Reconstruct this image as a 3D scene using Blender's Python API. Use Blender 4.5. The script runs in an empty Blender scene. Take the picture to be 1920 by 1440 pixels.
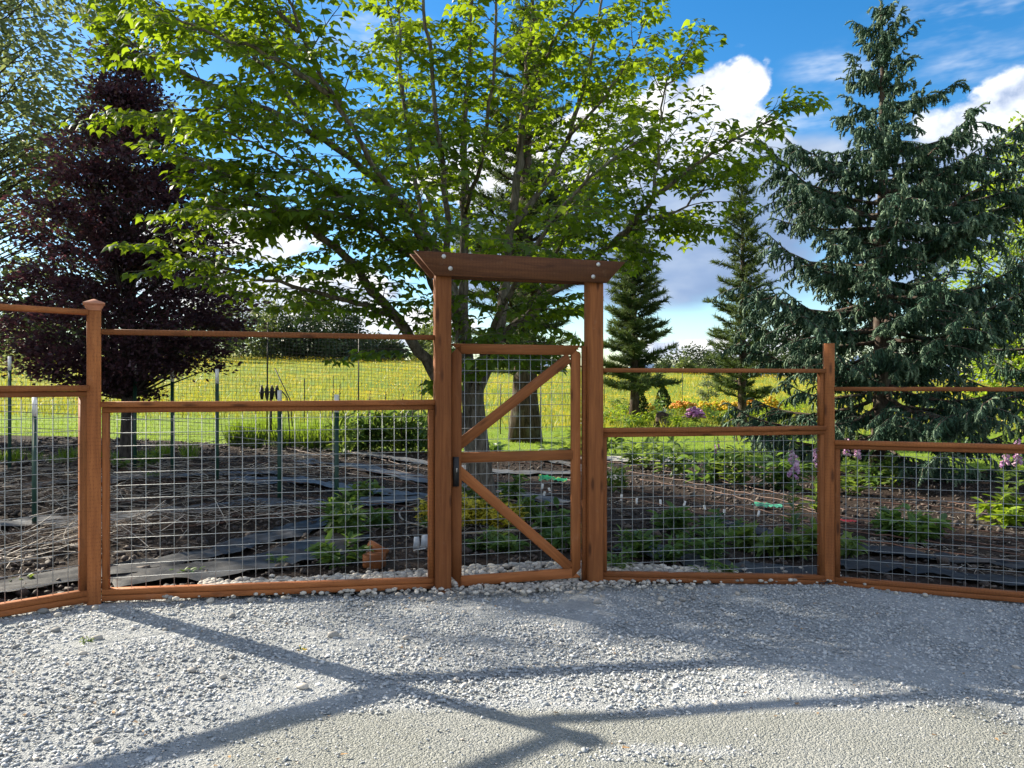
import bpy, math, random
import numpy as np
from mathutils import Vector, Matrix

rng = np.random.default_rng(11)
random.seed(11)
R = math.radians
S = bpy.context.scene
COL = S.collection

# ------------------------------------------------------------------ camera, sky, sun, exposure
F = 1445.0
CAMZ = 1.65
cam = bpy.data.cameras.new('camera')
cam.sensor_width = 36.0
cam.lens = 36.0 * F / 1920.0
cam.clip_start = 0.05
cam.clip_end = 20000
cam_o = bpy.data.objects.new('camera', cam)
COL.objects.link(cam_o)
cam_o.location = (0, 0, CAMZ)
cam_o.rotation_euler = (R(90), 0, 0)
S.camera = cam_o

SUN_EL, SUN_AZ = R(30), R(60)            # azimuth measured to the left of the viewing direction
SUNV = Vector((-math.sin(SUN_AZ) * math.cos(SUN_EL), math.cos(SUN_AZ) * math.cos(SUN_EL), math.sin(SUN_EL)))
sun = bpy.data.lights.new('sun', 'SUN')
sun.energy = 3.0
sun.angle = R(0.6)
sun.color = (1.0, 0.90, 0.74)
sun_o = bpy.data.objects.new('sun', sun)
COL.objects.link(sun_o)
sun_o.rotation_euler = (-SUNV).to_track_quat('-Z', 'Y').to_euler()

S.view_settings.view_transform = 'Standard'
S.view_settings.look = 'None'
S.view_settings.gamma = 1.0
S.view_settings.use_curve_mapping = False
S.view_settings.exposure = 2.2
S.cycles.max_bounces = 6
S.cycles.diffuse_bounces = 3
S.cycles.glossy_bounces = 2
S.cycles.transmission_bounces = 5


class NT:
    """small helper to write node trees"""
    def __init__(self, tree):
        self.t = tree
        tree.nodes.clear()

    def n(self, typ, ins=None, **kw):
        nd = self.t.nodes.new(typ)
        for k, v in kw.items():
            setattr(nd, k, v)
        if ins:
            for k, v in ins.items():
                sock = nd.inputs[k]
                if isinstance(v, bpy.types.NodeSocket):
                    self.t.links.new(v, sock)
                else:
                    sock.default_value = v
        return nd

    def math(self, op, a, b=0.0, c=0.0, clamp=False):
        nd = self.n('ShaderNodeMath', {0: a, 1: b, 2: c}, operation=op)
        nd.use_clamp = clamp
        return nd.outputs[0]

    def vec(self, op, a, b=(0, 0, 0), c=(0, 0, 0)):
        nd = self.n('ShaderNodeVectorMath', {0: a, 1: b}, operation=op)
        if op == 'MULTIPLY_ADD':
            if isinstance(c, bpy.types.NodeSocket):
                self.t.links.new(c, nd.inputs[2])
            else:
                nd.inputs[2].default_value = c
        return nd.outputs['Value'] if op in ('LENGTH', 'DOT_PRODUCT', 'DISTANCE') else nd.outputs['Vector']

    def ramp(self, fac, stops, interp='LINEAR'):
        nd = self.n('ShaderNodeValToRGB', {0: fac})
        cr = nd.color_ramp
        cr.interpolation = interp
        while len(cr.elements) < len(stops):
            cr.elements.new(0.5)
        for e, (p, c) in zip(cr.elements, stops):
            e.position = p
            e.color = (c[0], c[1], c[2], 1) if not isinstance(c, (int, float)) else (c, c, c, 1)
        return nd.outputs[0]

    def mix(self, fac, a, b, blend='MIX'):
        nd = self.n('ShaderNodeMix', data_type='RGBA', blend_type=blend)
        for i, v in ((0, fac), (6, a), (7, b)):
            if isinstance(v, bpy.types.NodeSocket):
                self.t.links.new(v, nd.inputs[i])
            else:
                nd.inputs[i].default_value = v if i == 0 else (v[0], v[1], v[2], 1)
        return nd.outputs[2]

    def smooth(self, v, lo, hi):
        nd = self.n('ShaderNodeMapRange', {0: v, 1: lo, 2: hi, 3: 0.0, 4: 1.0}, interpolation_type='SMOOTHSTEP')
        return nd.outputs[0]


def px_dir(px, py):
    az = math.atan((px - 960) / F)
    el = math.atan((720 - py) / math.hypot(F, px - 960))
    return az, el


def build_world():
    w = bpy.data.worlds.new('World')
    S.world = w
    w.use_nodes = True
    w.cycles.sampling_method = 'NONE'
    T = NT(w.node_tree)
    sky = T.n('ShaderNodeTexSky', sky_type='NISHITA', sun_disc=False)
    sky.sun_elevation = SUN_EL
    sky.sun_rotation = -SUN_AZ
    sky.air_density = 1.0
    sky.dust_density = 0.35
    sky.ozone_density = 2.2
    skyc = T.n('ShaderNodeHueSaturation', {'Saturation': 1.42, 'Value': 0.30, 'Color': sky.outputs[0]}).outputs[0]
    tc = T.n('ShaderNodeTexCoord').outputs['Generated']
    sep = T.n('ShaderNodeSeparateXYZ', {0: tc})
    x, y, z = sep.outputs
    az = T.math('ARCTAN2', x, y)
    hor = T.math('SQRT', T.math('ADD', T.math('MULTIPLY', x, x), T.math('MULTIPLY', y, y)))
    el = T.math('ARCTAN2', z, hor)
    p = T.n('ShaderNodeCombineXYZ', {0: az, 1: el, 2: 0.0}).outputs[0]

    def blobs(lst):
        cur = None
        for (px, py, wx, wy) in lst:
            a, e = px_dir(px, py) if abs(px) < 5000 else (px - 10000, py)
            sx, sy = F / wx, F / wy
            q = T.vec('MULTIPLY_ADD', p, (sx, sy, 0), (-a * sx, -e * sy, 0))
            ln = T.vec('LENGTH', q)
            cur = ln if cur is None else T.math('SMOOTH_MIN', cur, ln, 0.18)
        return T.math('SUBTRACT', 1.0, cur)

    # white heaps, measured as direction of view (azimuth / elevation) and angular size
    heaps = [(1345, 190, 105, 84), (1420, 160, 36, 38), (1275, 235, 120, 90), (1180, 255, 120, 90), (1250, 310, 150, 80),
             (1100, 285, 130, 90), (1330, 265, 150, 74), (900, 330, 160, 80),
             (1860, 245, 118, 74), (1965, 215, 120, 82), (2080, 260, 190, 100),
             (470, 440, 130, 60), (560, 560, 230, 70), (330, 500, 120, 90), (700, 620, 240, 46),
             (1270, 655, 130, 24), (1400, 650, 110, 30)]
    bank = [(1330, 440, 250, 150), (1480, 350, 160, 90), (1180, 480, 150, 110), (1750, 400, 190, 130), (1000, 470, 240, 110)]
    nv = T.vec('MULTIPLY', tc, (1, 1, 1.25))
    n1n = T.n('ShaderNodeTexNoise', {'Vector': nv, 'Scale': 16.0, 'Detail': 5.0, 'Roughness': 0.58})
    so = (SUNV[0] * 0.02, SUNV[1] * 0.02, 0.02)
    n1, n1c = n1n.outputs[0], n1n.outputs['Color']
    n2n = T.n('ShaderNodeTexNoise', {'Vector': T.vec('ADD', nv, so), 'Scale': 16.0, 'Detail': 5.0, 'Roughness': 0.58})
    n2 = n2n.outputs[0]
    vor = T.n('ShaderNodeTexVoronoi', {'Vector': T.vec('MULTIPLY_ADD', n1c, (.045, .045, .045), nv), 'Scale': 22.0}, feature='F1').outputs[0]
    hb = blobs(heaps)
    billow = T.math('MULTIPLY', T.math('SUBTRACT', 0.42, vor), 0.55)
    dens = T.math('ADD', T.math('ADD', hb, T.math('MULTIPLY', T.math('SUBTRACT', n1, 0.5), 1.05)), billow)
    hmask = T.math('MULTIPLY', T.smooth(dens, 0.02, 0.26), T.smooth(hb, -0.12, 0.02))
    # broken cloud carried on outside the view, added to lift the ambient fill
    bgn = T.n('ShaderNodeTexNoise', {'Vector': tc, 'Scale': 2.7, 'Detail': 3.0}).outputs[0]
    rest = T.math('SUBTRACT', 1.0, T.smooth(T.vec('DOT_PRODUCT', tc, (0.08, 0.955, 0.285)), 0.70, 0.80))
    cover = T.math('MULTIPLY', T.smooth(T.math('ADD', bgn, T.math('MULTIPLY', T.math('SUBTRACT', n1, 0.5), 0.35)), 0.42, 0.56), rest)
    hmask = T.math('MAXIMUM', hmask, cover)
    bb = blobs(bank)
    nb = T.n('ShaderNodeTexNoise', {'Vector': T.vec('MULTIPLY', tc, (1, 1, 2.2)), 'Scale': 7.0, 'Detail': 4.0, 'Roughness': 0.5}).outputs[0]
    bdens = T.math('ADD', bb, T.math('MULTIPLY', T.math('SUBTRACT', nb, 0.5), 1.1))
    bmask = T.math('MULTIPLY', T.smooth(bdens, -0.05, 0.38), T.smooth(el, 0.082, 0.105))
    # thin streaks
    nw = T.n('ShaderNodeTexNoise', {'Vector': T.vec('MULTIPLY_ADD', p, (9, 30, 1), (0, 0, 0)), 'Scale': 1.0, 'Detail': 4.0, 'Roughness': 0.62}).outputs[0]
    wb = blobs([(1800, 30, 180, 60), (1830, 118, 110, 40), (1560, 125, 110, 45), (1500, 215, 140, 50), (1700, 300, 260, 70), (1420, 600, 200, 16), (600, 60, 300, 60)])
    wmask = T.math('MULTIPLY', T.math('MULTIPLY', T.smooth(nw, 0.38, 0.78), T.smooth(wb, 0.0, 0.8)), 0.75)
    lit = T.math('ADD', T.math('MULTIPLY', T.math('SUBTRACT', n1, n2), 2.6), 0.78)
    lit = T.math('ADD', lit, T.math('MULTIPLY', billow, 0.55))
    lit = T.math('SUBTRACT', lit, T.math('MULTIPLY', T.smooth(dens, 0.35, 1.0), 0.22), clamp=True)
    hcol = T.ramp(lit, [(0.15, (2.5, 3.1, 4.3)), (0.55, (4.6, 5.0, 5.8)), (0.9, (6.6, 6.6, 6.6))])
    hcol = T.vec('MULTIPLY', hcol, (0.28, 0.28, 0.28))
    bcol = T.ramp(T.math('ADD', nb, T.math('MULTIPLY', el, 0.5)), [(0.40, (0.34, 0.53, 0.90)), (0.62, (0.52, 0.72, 1.10)), (0.85, (0.95, 1.12, 1.38))])
    c = T.mix(wmask, skyc, (1.33, 1.47, 1.68))
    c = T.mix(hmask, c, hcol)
    c = T.mix(bmask, c, bcol)
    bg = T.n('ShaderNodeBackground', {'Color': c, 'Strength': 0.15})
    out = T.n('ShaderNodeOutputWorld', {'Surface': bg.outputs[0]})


build_world()

# ------------------------------------------------------------------ helpers
ORG = {}


def org(o):
    return ORG.get(o.name, Vector((0, 0, 0)))


def thing(name, label, cat, loc, group=None):
    o = bpy.data.objects.new(name, None)
    COL.objects.link(o)
    o.location = loc
    o.empty_display_size = 0.1
    o['label'] = label
    o['category'] = cat
    if group:
        o['group'] = group
    ORG[o.name] = Vector(loc)
    return o


def tag(o, label, cat, group=None):
    o['label'] = label
    o['category'] = cat
    if group:
        o['group'] = group
    return o


def mesh(name, V, Fc, rnd=None, smooth=False):
    V = np.asarray(V, dtype=np.float32)
    Fc = np.asarray(Fc, dtype=np.int32)
    me = bpy.data.meshes.new(name)
    nf, k = Fc.shape
    me.vertices.add(len(V))
    me.vertices.foreach_set('co', V.ravel())
    me.loops.add(nf * k)
    me.loops.foreach_set('vertex_index', Fc.ravel())
    me.polygons.add(nf)
    me.polygons.foreach_set('loop_start', np.arange(nf, dtype=np.int32) * k)
    me.polygons.foreach_set('loop_total', np.full(nf, k, dtype=np.int32))
    if smooth:
        me.polygons.foreach_set('use_smooth', np.ones(nf, dtype=bool))
    if rnd is not None:
        a = me.attributes.new('rnd', 'FLOAT', 'POINT')
        a.data.foreach_set('value', np.asarray(rnd, dtype=np.float32))
    me.update(calc_edges=True)
    return me


def mk(name, V, Fc, mat, parent=None, rnd=None, smooth=False, kind=None):
    """world-space vertices -> object, child of parent (which keeps its own origin)"""
    V = np.asarray(V, dtype=np.float64)
    o0 = org(parent) if parent else Vector((0, 0, 0))
    own = Vector((0, 0, 0))
    if parent is None and kind != 'structure' and len(V):
        c = V.mean(0)
        own = Vector((float(c[0]), float(c[1]), float(V[:, 2].min())))
    off = np.array(o0 + own)
    me = mesh(name, V - off, Fc, rnd, smooth)
    me.materials.append(mat)
    o = bpy.data.objects.new(name, me)
    COL.objects.link(o)
    if parent:
        o.parent = parent
        ORG[o.name] = o0.copy()
    else:
        o.location = own
        ORG[o.name] = own
    if kind:
        o['kind'] = kind
    return o


def place(name, me, W, parent=None):
    """shared mesh placed with world matrix W"""
    o = bpy.data.objects.new(name, me)
    COL.objects.link(o)
    if parent:
        o.parent = parent
        o.matrix_local = Matrix.Translation(-org(parent)) @ W
    else:
        o.matrix_local = W
    return o


class Geo:
    def __init__(self):
        self.V, self.Q, self.T, self.r, self.n = [], [], [], [], 0

    def add(self, V, Q=None, T=None, rnd=0.5):
        V = np.asarray(V, dtype=np.float64)
        if Q is not None and len(Q):
            self.Q.append(np.asarray(Q) + self.n)
        if T is not None and len(T):
            self.T.append(np.asarray(T) + self.n)
        self.V.append(V)
        self.r.append(np.full(len(V), rnd) if np.isscalar(rnd) else rnd)
        self.n += len(V)

    def tube(self, pts, rad, n=6, rnd=0.5, cap=True):
        P = np.asarray(pts, dtype=np.float64)
        m = len(P)
        rad = np.broadcast_to(np.asarray(rad, dtype=np.float64), (m,)) if np.ndim(rad) == 0 or len(np.atleast_1d(rad)) == m else np.linspace(rad[0], rad[1], m)
        tg = np.gradient(P, axis=0)
        tg /= np.linalg.norm(tg, axis=1)[:, None] + 1e-9
        up = np.array([0, 0, 1.0]) if abs(tg[0][2]) < 0.9 else np.array([1.0, 0, 0])
        s = np.cross(tg, up)
        s /= np.linalg.norm(s, axis=1)[:, None] + 1e-9
        b = np.cross(s, tg)
        a = np.arange(n) * 2 * math.pi / n
        ring = P[:, None, :] + rad[:, None, None] * (np.cos(a)[None, :, None] * s[:, None, :] + np.sin(a)[None, :, None] * b[:, None, :])
        V = ring.reshape(-1, 3)
        i = np.arange(m - 1)[:, None] * n
        j = np.arange(n)[None, :]
        k = (j + 1) % n
        Q = np.stack([i + j, i + k, i + n + k, i + n + j], -1).reshape(-1, 4)
        if cap:
            V = np.vstack([V, P[-1] + tg[-1] * rad[-1] * .3, P[0]])
            t, z = m * n, m * n + 1
            e = (m - 1) * n
            for jj in range(n):
                kk = (jj + 1) % n
                Q = np.vstack([Q, [[e + jj, e + kk, t, t]], [[kk, jj, z, z]]])
        self.add(V, Q=Q, rnd=rnd)

    def arr(self):
        V = np.vstack(self.V)
        tris = []
        if self.Q:
            Q = np.vstack(self.Q)
            tris.append(Q[:, [0, 1, 2]])
            q2 = Q[Q[:, 2] != Q[:, 3]]
            tris.append(q2[:, [0, 2, 3]])
        if self.T:
            tris.append(np.vstack(self.T))
        return V, np.vstack(tris), np.concatenate(self.r)

    def obj(self, name, mat, parent=None, smooth=True, kind=None):
        V, T, r = self.arr()
        return mk(name, V, T, mat, parent, r, smooth, kind)


def inst(tv, tf, M, T, rnd=None):
    """N copies of a template: matrices M (N,3,3), translations T (N,3) -> V, F, rnd"""
    tv = np.asarray(tv, dtype=np.float64)
    tf = np.asarray(tf, dtype=np.int64)
    N, nv = len(T), len(tv)
    V = np.einsum('nij,vj->nvi', M, tv) + np.asarray(T)[:, None, :]
    Fc = tf[None] + (np.arange(N) * nv)[:, None, None]
    if rnd is None:
        rnd = rng.random(N)
    return V.reshape(-1, 3), Fc.reshape(-1, tf.shape[1]), np.repeat(rnd, nv)


def joinp(parts):
    Vs, Fs, Rs, n = [], [], [], 0
    for V, Fc, r in parts:
        Vs.append(V)
        Fs.append(Fc + n)
        Rs.append(r)
        n += len(V)
    return np.vstack(Vs), np.vstack(Fs), np.concatenate(Rs)


def norm(a):
    return a / (np.linalg.norm(a, axis=-1, keepdims=True) + 1e-9)


def frames(d, up, scale):
    """columns: x = side, y = d (length), z = normal near up; scale (N,) or (N,3)"""
    d = norm(d)
    s = norm(np.cross(d, up))
    n = np.cross(s, d)
    M = np.stack([s, d, n], -1)
    scale = np.asarray(scale)
    if scale.ndim == 1:
        return M * scale[:, None, None]
    return M * scale[:, None, :]


def rot_random(N):
    q = norm(rng.normal(size=(N, 4)))
    w, x, y, z = q.T
    return np.stack([np.stack([1 - 2 * (y * y + z * z), 2 * (x * y - z * w), 2 * (x * z + y * w)], -1),
                     np.stack([2 * (x * y + z * w), 1 - 2 * (x * x + z * z), 2 * (y * z - x * w)], -1),
                     np.stack([2 * (x * z - y * w), 2 * (y * z + x * w), 1 - 2 * (x * x + y * y)], -1)], 1)


def rot_z(a):
    c, s, o = np.cos(a), np.sin(a), np.zeros_like(a)
    return np.stack([np.stack([c, -s, o], -1), np.stack([s, c, o], -1), np.stack([o, o, o + 1], -1)], 1)


# smooth 2-D noise from random sines
_ns = np.random.default_rng(3)
_K = _ns.normal(size=(14, 2)) * 1.0
_PH = _ns.uniform(0, 6.28, 14)


def snoise(x, y, freq):
    s = 0
    for (kx, ky), ph in zip(_K, _PH):
        s = s + np.sin((x * kx + y * ky) * freq * 2.2 + ph)
    return s / 14 ** .5


def sst(a, b, x):
    t = np.clip((x - a) / (b - a), 0, 1)
    return t * t * (3 - 2 * t)


def H(x, y):
    """height of the ground"""
    x = np.asarray(x, dtype=np.float64)
    y = np.asarray(y, dtype=np.float64)
    xc = np.clip(x, -14, 9)
    s = sst(9, 30, y)
    z = -0.045 - 0.037 * (xc + 3.2) * (1 - 0.5 * s) - 0.02 * (np.clip(y, 0, 9) - 5.9)
    z = z + 0.025 * np.clip(-xc - 2, 0, 9) * sst(8, 14, y)
    r = np.clip((y - 27) / 103, 0, 1.0)
    r = r * r * (1 - r) * 0.25 + r * (0.9 + 0.1 * r)
    far = np.clip(y - 130, 0, 400)
    edge = 4.75 - 0.036 * np.clip(x, -140, 140)
    z = z + r * edge - far * 0.035 - np.clip(far - 20, 0, 400) * 0.02
    z = z + snoise(x, y, 0.11) * 0.12 * sst(30, 60, y)
    return z


def P(px, py, d):
    """point seen at pixel (px, py) of the photograph at distance d along the view"""
    return Vector(((px - 960) / F * d, d, CAMZ - (py - 720) / F * d))


def G(px, py, dmax=140.0):
    """point of the ground under a pixel of the photograph"""
    d = np.concatenate([np.arange(2.5, 40, 0.02), np.arange(40, dmax, 0.1)])
    x = (px - 960) / F * d
    z = CAMZ - (py - 720) / F * d
    k = np.argmax(z <= H(x, d))
    return Vector((float(x[k]), float(d[k]), float(H(x[k], d[k]))))


def gz(x, y):
    return float(H(x, y))


# ------------------------------------------------------------------ materials
def newmat(name):
    m = bpy.data.materials.new(name)
    m.use_nodes = True
    return m, NT(m.node_tree)


def finish(T, shader, disp=None):
    T.n('ShaderNodeOutputMaterial', {'Surface': shader})


def principled(T, color, rough=0.7, bump=None, bstr=0.3, bdist=0.01, metal=0.0, spec=0.4):
    ins = {'Base Color': color if isinstance(color, bpy.types.NodeSocket) else (*color, 1), 'Roughness': rough, 'Metallic': metal, 'Specular IOR Level': spec}
    if bump is not None:
        b = T.n('ShaderNodeBump', {'Strength': bstr, 'Distance': bdist, 'Height': bump})
        ins['Normal'] = b.outputs[0]
    return T.n('ShaderNodeBsdfPrincipled', ins).outputs[0]


def rnd_attr(T):
    return T.n('ShaderNodeAttribute', attribute_name='rnd').outputs['Fac']


def objcoord(T):
    return T.n('ShaderNodeTexCoord').outputs['Object']


def noise(T, vec, scale, detail=4.0, rough=0.55, dist=0.0):
    return T.n('ShaderNodeTexNoise', {'Vector': vec, 'Scale': scale, 'Detail': detail, 'Roughness': rough, 'Distortion': dist}).outputs[0]


def foliage(name, c0, c1, tr=None, trf=0.4, rough=0.5, spec=0.35, cm=None):
    m, T = newmat(name)
    stops = [(0.0, c0), (1.0, c1)] if cm is None else [(0.0, c0), (0.5, cm), (1.0, c1)]
    col = T.ramp(rnd_attr(T), stops)
    pb = principled(T, col, rough, spec=spec)
    if tr is None:
        finish(T, pb)
        return m
    tcol = T.mix(1.0, col, tr, 'MULTIPLY') if False else T.ramp(rnd_attr(T), [(0.0, [v * .7 for v in tr]), (1.0, tr)])
    tb = T.n('ShaderNodeBsdfTranslucent', {'Color': tcol}).outputs[0]
    mx = T.n('ShaderNodeMixShader', {0: trf, 1: pb, 2: tb})
    finish(T, mx.outputs[0])
    return m


def wood(name, base, dark, knot, incised=True):
    m, T = newmat(name)
    oc = objcoord(T)
    ori = T.n('ShaderNodeObjectInfo').outputs['Random']
    off = T.n('ShaderNodeCombineXYZ', {0: T.math('MULTIPLY', ori, 37.0), 1: T.math('MULTIPLY', ori, 11.0), 2: T.math('MULTIPLY', ori, 23.0)}).outputs[0]
    v = T.vec('ADD', oc, off)
    g = noise(T, T.vec('MULTIPLY', v, (2.0, 34.0, 34.0)), 1.0, 5.0, 0.6, 0.6)
    big = noise(T, T.vec('MULTIPLY', v, (2.2, 5.0, 5.0)), 1.0, 3.0)
    fine = noise(T, T.vec('MULTIPLY', v, (12.0, 220.0, 220.0)), 1.0, 3.0)
    col = T.mix(T.smooth(g, 0.30, 0.72), dark, base)
    col = T.mix(T.math('MULTIPLY', T.smooth(big, 0.42, 0.72), 0.45), col, [c * 0.55 for c in base])
    kv = T.n('ShaderNodeTexVoronoi', {'Vector': T.vec('MULTIPLY', v, (2.3, 9.0, 9.0)), 'Scale': 1.0, 'Randomness': 1.0}).outputs['Distance']
    km = T.math('SUBTRACT', 1.0, T.smooth(kv, 0.06, 0.21))
    col = T.mix(T.math('MULTIPLY', km, 0.85), col, knot)
    h = T.math('ADD', T.math('MULTIPLY', g, 0.5), T.math('MULTIPLY', fine, 0.5))
    if incised:
        br = T.n('ShaderNodeTexBrick', {'Vector': T.vec('MULTIPLY', v, (1, 1, 1)), 'Color1': (0, 0, 0, 1), 'Color2': (0, 0, 0, 1), 'Mortar': (1, 1, 1, 1), 'Scale': 14.0,
                                        'Mortar Size': 0.012, 'Brick Width': 0.4, 'Row Height': 0.13}).outputs[0]
        vi = T.n('ShaderNodeTexVoronoi', {'Vector': T.vec('MULTIPLY', v, (34.0, 105.0, 105.0)), 'Scale': 1.0, 'Randomness': 0.35}).outputs['Distance']
        im = T.math('SUBTRACT', 1.0, T.smooth(vi, 0.14, 0.30))
        col = T.mix(T.math('MULTIPLY', im, 0.42), col, [c * 0.35 for c in dark])
        h = T.math('SUBTRACT', h, T.math('MULTIPLY', im, 0.8))
    bv = T.n('ShaderNodeMapRange', {0: T.math('FRACT', T.math('MULTIPLY', ori, 7.31)), 1: 0.0, 2: 1.0, 3: 0.68, 4: 1.24}).outputs[0]
    col = T.vec('SCALE', col)
    col.node.inputs['Scale'].default_value = 1.0
    T.t.links.new(bv, col.node.inputs['Scale'])
    # weathering: dusty light scuffs
    sc = noise(T, v, 9.0, 6.0, 0.7)
    col = T.mix(T.math('MULTIPLY', T.smooth(sc, 0.58, 0.8), 0.18), col, (0.45, 0.33, 0.25))
    finish(T, principled(T, col, 0.72, h, 0.35, 0.004, spec=0.25))
    return m


MW = wood('stained_wood', (0.335, 0.120, 0.038), (0.215, 0.070, 0.022), (0.07, 0.022, 0.008))
MWG = wood('gate_wood', (0.345, 0.124, 0.040), (0.238, 0.079, 0.025), (0.07, 0.020, 0.007), False)
MWB = wood('beam_wood', (0.150, 0.058, 0.024), (0.085, 0.032, 0.015), (0.04, 0.013, 0.007))


def plain(name, c, rough=0.6, metal=0.0, spec=0.4, var=0.15, scale=20.0):
    m, T = newmat(name)
    n = noise(T, objcoord(T), scale, 5.0)
    col = T.mix(T.smooth(n, 0.3, 0.75), [v * (1 - var) for v in c], [min(1, v * (1 + var)) for v in c])
    finish(T, principled(T, col, rough, n, 0.15, 0.004, metal, spec))
    return m


M_WIRE = plain('galvanised_wire', (0.33, 0.35, 0.36), 0.5, 0.3, 0.5, 0.12, 60)
M_BOLT = plain('zinc_bolt', (0.62, 0.62, 0.62), 0.35, 0.6)
M_BLACK = plain('black_metal', (0.012, 0.012, 0.013), 0.4)
M_CAP = plain('cap_wood', (0.46, 0.20, 0.12), 0.7)
M_GREEN = plain('green_paint', (0.012, 0.05, 0.035), 0.5)
M_WHITE = plain('white_paint', (0.78, 0.78, 0.76), 0.5, var=.06)
M_NET = plain('black_net', (0.012, 0.012, 0.012), 0.6)
M_PIPE = plain('drip_pipe', (0.115, 0.060, 0.042), 0.55, var=.35, scale=6)
M_HOSE = plain('tan_hose', (0.30, 0.24, 0.17), 0.55)
M_BOX = plain('grey_plastic', (0.42, 0.45, 0.48), 0.55)
M_TAG = plain('plant_tag', (0.72, 0.72, 0.70), 0.5)
M_REDTAG = plain('red_packet', (0.55, 0.04, 0.05), 0.5)


def bark(name, a, b, sx=3.0, sz=0.7, bs=0.8):
    m, T = newmat(name)
    oc = objcoord(T)
    n = noise(T, T.vec('MULTIPLY', oc, (sx * 6, sx * 6, sz * 6)), 1.0, 6.0, 0.65, 0.5)
    l = noise(T, oc, 2.2, 4.0)
    col = T.mix(T.smooth(n, 0.32, 0.70), a, b)
    col = T.mix(T.math('MULTIPLY', T.smooth(l, 0.5, 0.7), 0.4), col, (0.20, 0.21, 0.17))
    finish(T, principled(T, col, 0.9, n, bs, 0.03, spec=0.15))
    return m


M_MBARK = bark('maple_bark', (0.055, 0.045, 0.036), (0.20, 0.175, 0.145))
M_RBARK = bark('redwood_bark', (0.025, 0.018, 0.014), (0.10, 0.070, 0.052), 3, .35)
M_SBARK = bark('spruce_bark', (0.035, 0.026, 0.022), (0.13, 0.095, 0.078))
M_PBARK = bark('dark_bark', (0.03, 0.026, 0.025), (0.11, 0.095, 0.088))

M_MAPLE = foliage('maple_leaf', (0.034, 0.078, 0.012), (0.094, 0.164, 0.020), (0.34, 0.48, 0.018), 0.50)
M_PURPLE = foliage('purple_leaf', (0.024, 0.016, 0.027), (0.085, 0.046, 0.062), (0.16, 0.055, 0.07), 0.30)
M_ALDER = foliage('grey_green_leaf', (0.07, 0.10, 0.050), (0.17, 0.21, 0.105), (0.30, 0.36, 0.12), 0.42)
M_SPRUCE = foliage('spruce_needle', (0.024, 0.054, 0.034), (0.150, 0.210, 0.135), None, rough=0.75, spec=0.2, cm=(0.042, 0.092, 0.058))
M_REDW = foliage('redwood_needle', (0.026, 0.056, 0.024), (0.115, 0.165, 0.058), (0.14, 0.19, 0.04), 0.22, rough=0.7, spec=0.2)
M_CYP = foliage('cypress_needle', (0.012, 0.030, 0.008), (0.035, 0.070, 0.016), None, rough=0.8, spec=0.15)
M_FAR = foliage('far_leaf', (0.018, 0.036, 0.016), (0.060, 0.090, 0.034), (0.10, 0.15, 0.04), 0.2)
M_FARL = foliage('far_light_leaf', (0.055, 0.085, 0.030), (0.14, 0.18, 0.060), (0.22, 0.28, 0.06), 0.3)
M_LIME = foliage('lime_leaf', (0.10, 0.17, 0.015), (0.22, 0.32, 0.03), (0.45, 0.60, 0.03), 0.45)
M_HERB = foliage('herb_leaf', (0.034, 0.082, 0.020), (0.105, 0.185, 0.045), (0.22, 0.36, 0.05), 0.38)
M_HERB2 = foliage('pale_herb_leaf', (0.05, 0.095, 0.022), (0.14, 0.21, 0.05), (0.32, 0.44, 0.06), 0.4)
M_YELLOW = foliage('yellow_leaf', (0.32, 0.29, 0.02), (0.66, 0.54, 0.05), (0.60, 0.55, 0.04), 0.3)
M_GRASS = foliage('grass_blade', (0.040, 0.105, 0.010), (0.16, 0.26, 0.03), (0.32, 0.46, 0.03), 0.45)
M_FIELD = foliage('meadow_blade', (0.09, 0.14, 0.016), (0.27, 0.26, 0.03), (0.45, 0.45, 0.04), 0.4)
M_BUTTER = foliage('buttercup', (0.55, 0.36, 0.012), (0.75, 0.52, 0.02), (0.8, 0.55, 0.02), 0.35)
M_ORANGE = foliage('orange_flower', (0.55, 0.20, 0.03), (0.75, 0.40, 0.04), (0.8, 0.4, 0.04), 0.3)
M_MAGENTA = foliage('magenta_flower', (0.55, 0.18, 0.46), (0.78, 0.42, 0.68), (0.6, 0.2, 0.55), 0.3)
M_FOX = foliage('foxglove_flower', (0.42, 0.16, 0.40), (0.74, 0.55, 0.68), (0.6, 0.4, 0.5), 0.3)
M_STALK = foliage('dead_stalk', (0.16, 0.125, 0.095), (0.62, 0.57, 0.50), None, rough=0.8, spec=.2)
M_TWIG = foliage('brown_twig', (0.035, 0.024, 0.018), (0.15, 0.105, 0.08), None, rough=0.85, spec=.2)


def stone_mat(name, stops, bs=0.25):
    m, T = newmat(name)
    ori = T.n('ShaderNodeObjectInfo').outputs['Random']
    r = T.math('FRACT', T.math('ADD', rnd_attr(T), ori))
    n = noise(T, objcoord(T), 70.0, 5.0)
    c = T.ramp(r, stops)
    c = T.mix(T.math('MULTIPLY', T.smooth(n, 0.35, 0.7), 0.2), c, (0.20, 0.205, 0.21))
    finish(T, principled(T, c, 0.78, n, bs, 0.004, spec=0.3))
    return m


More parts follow.
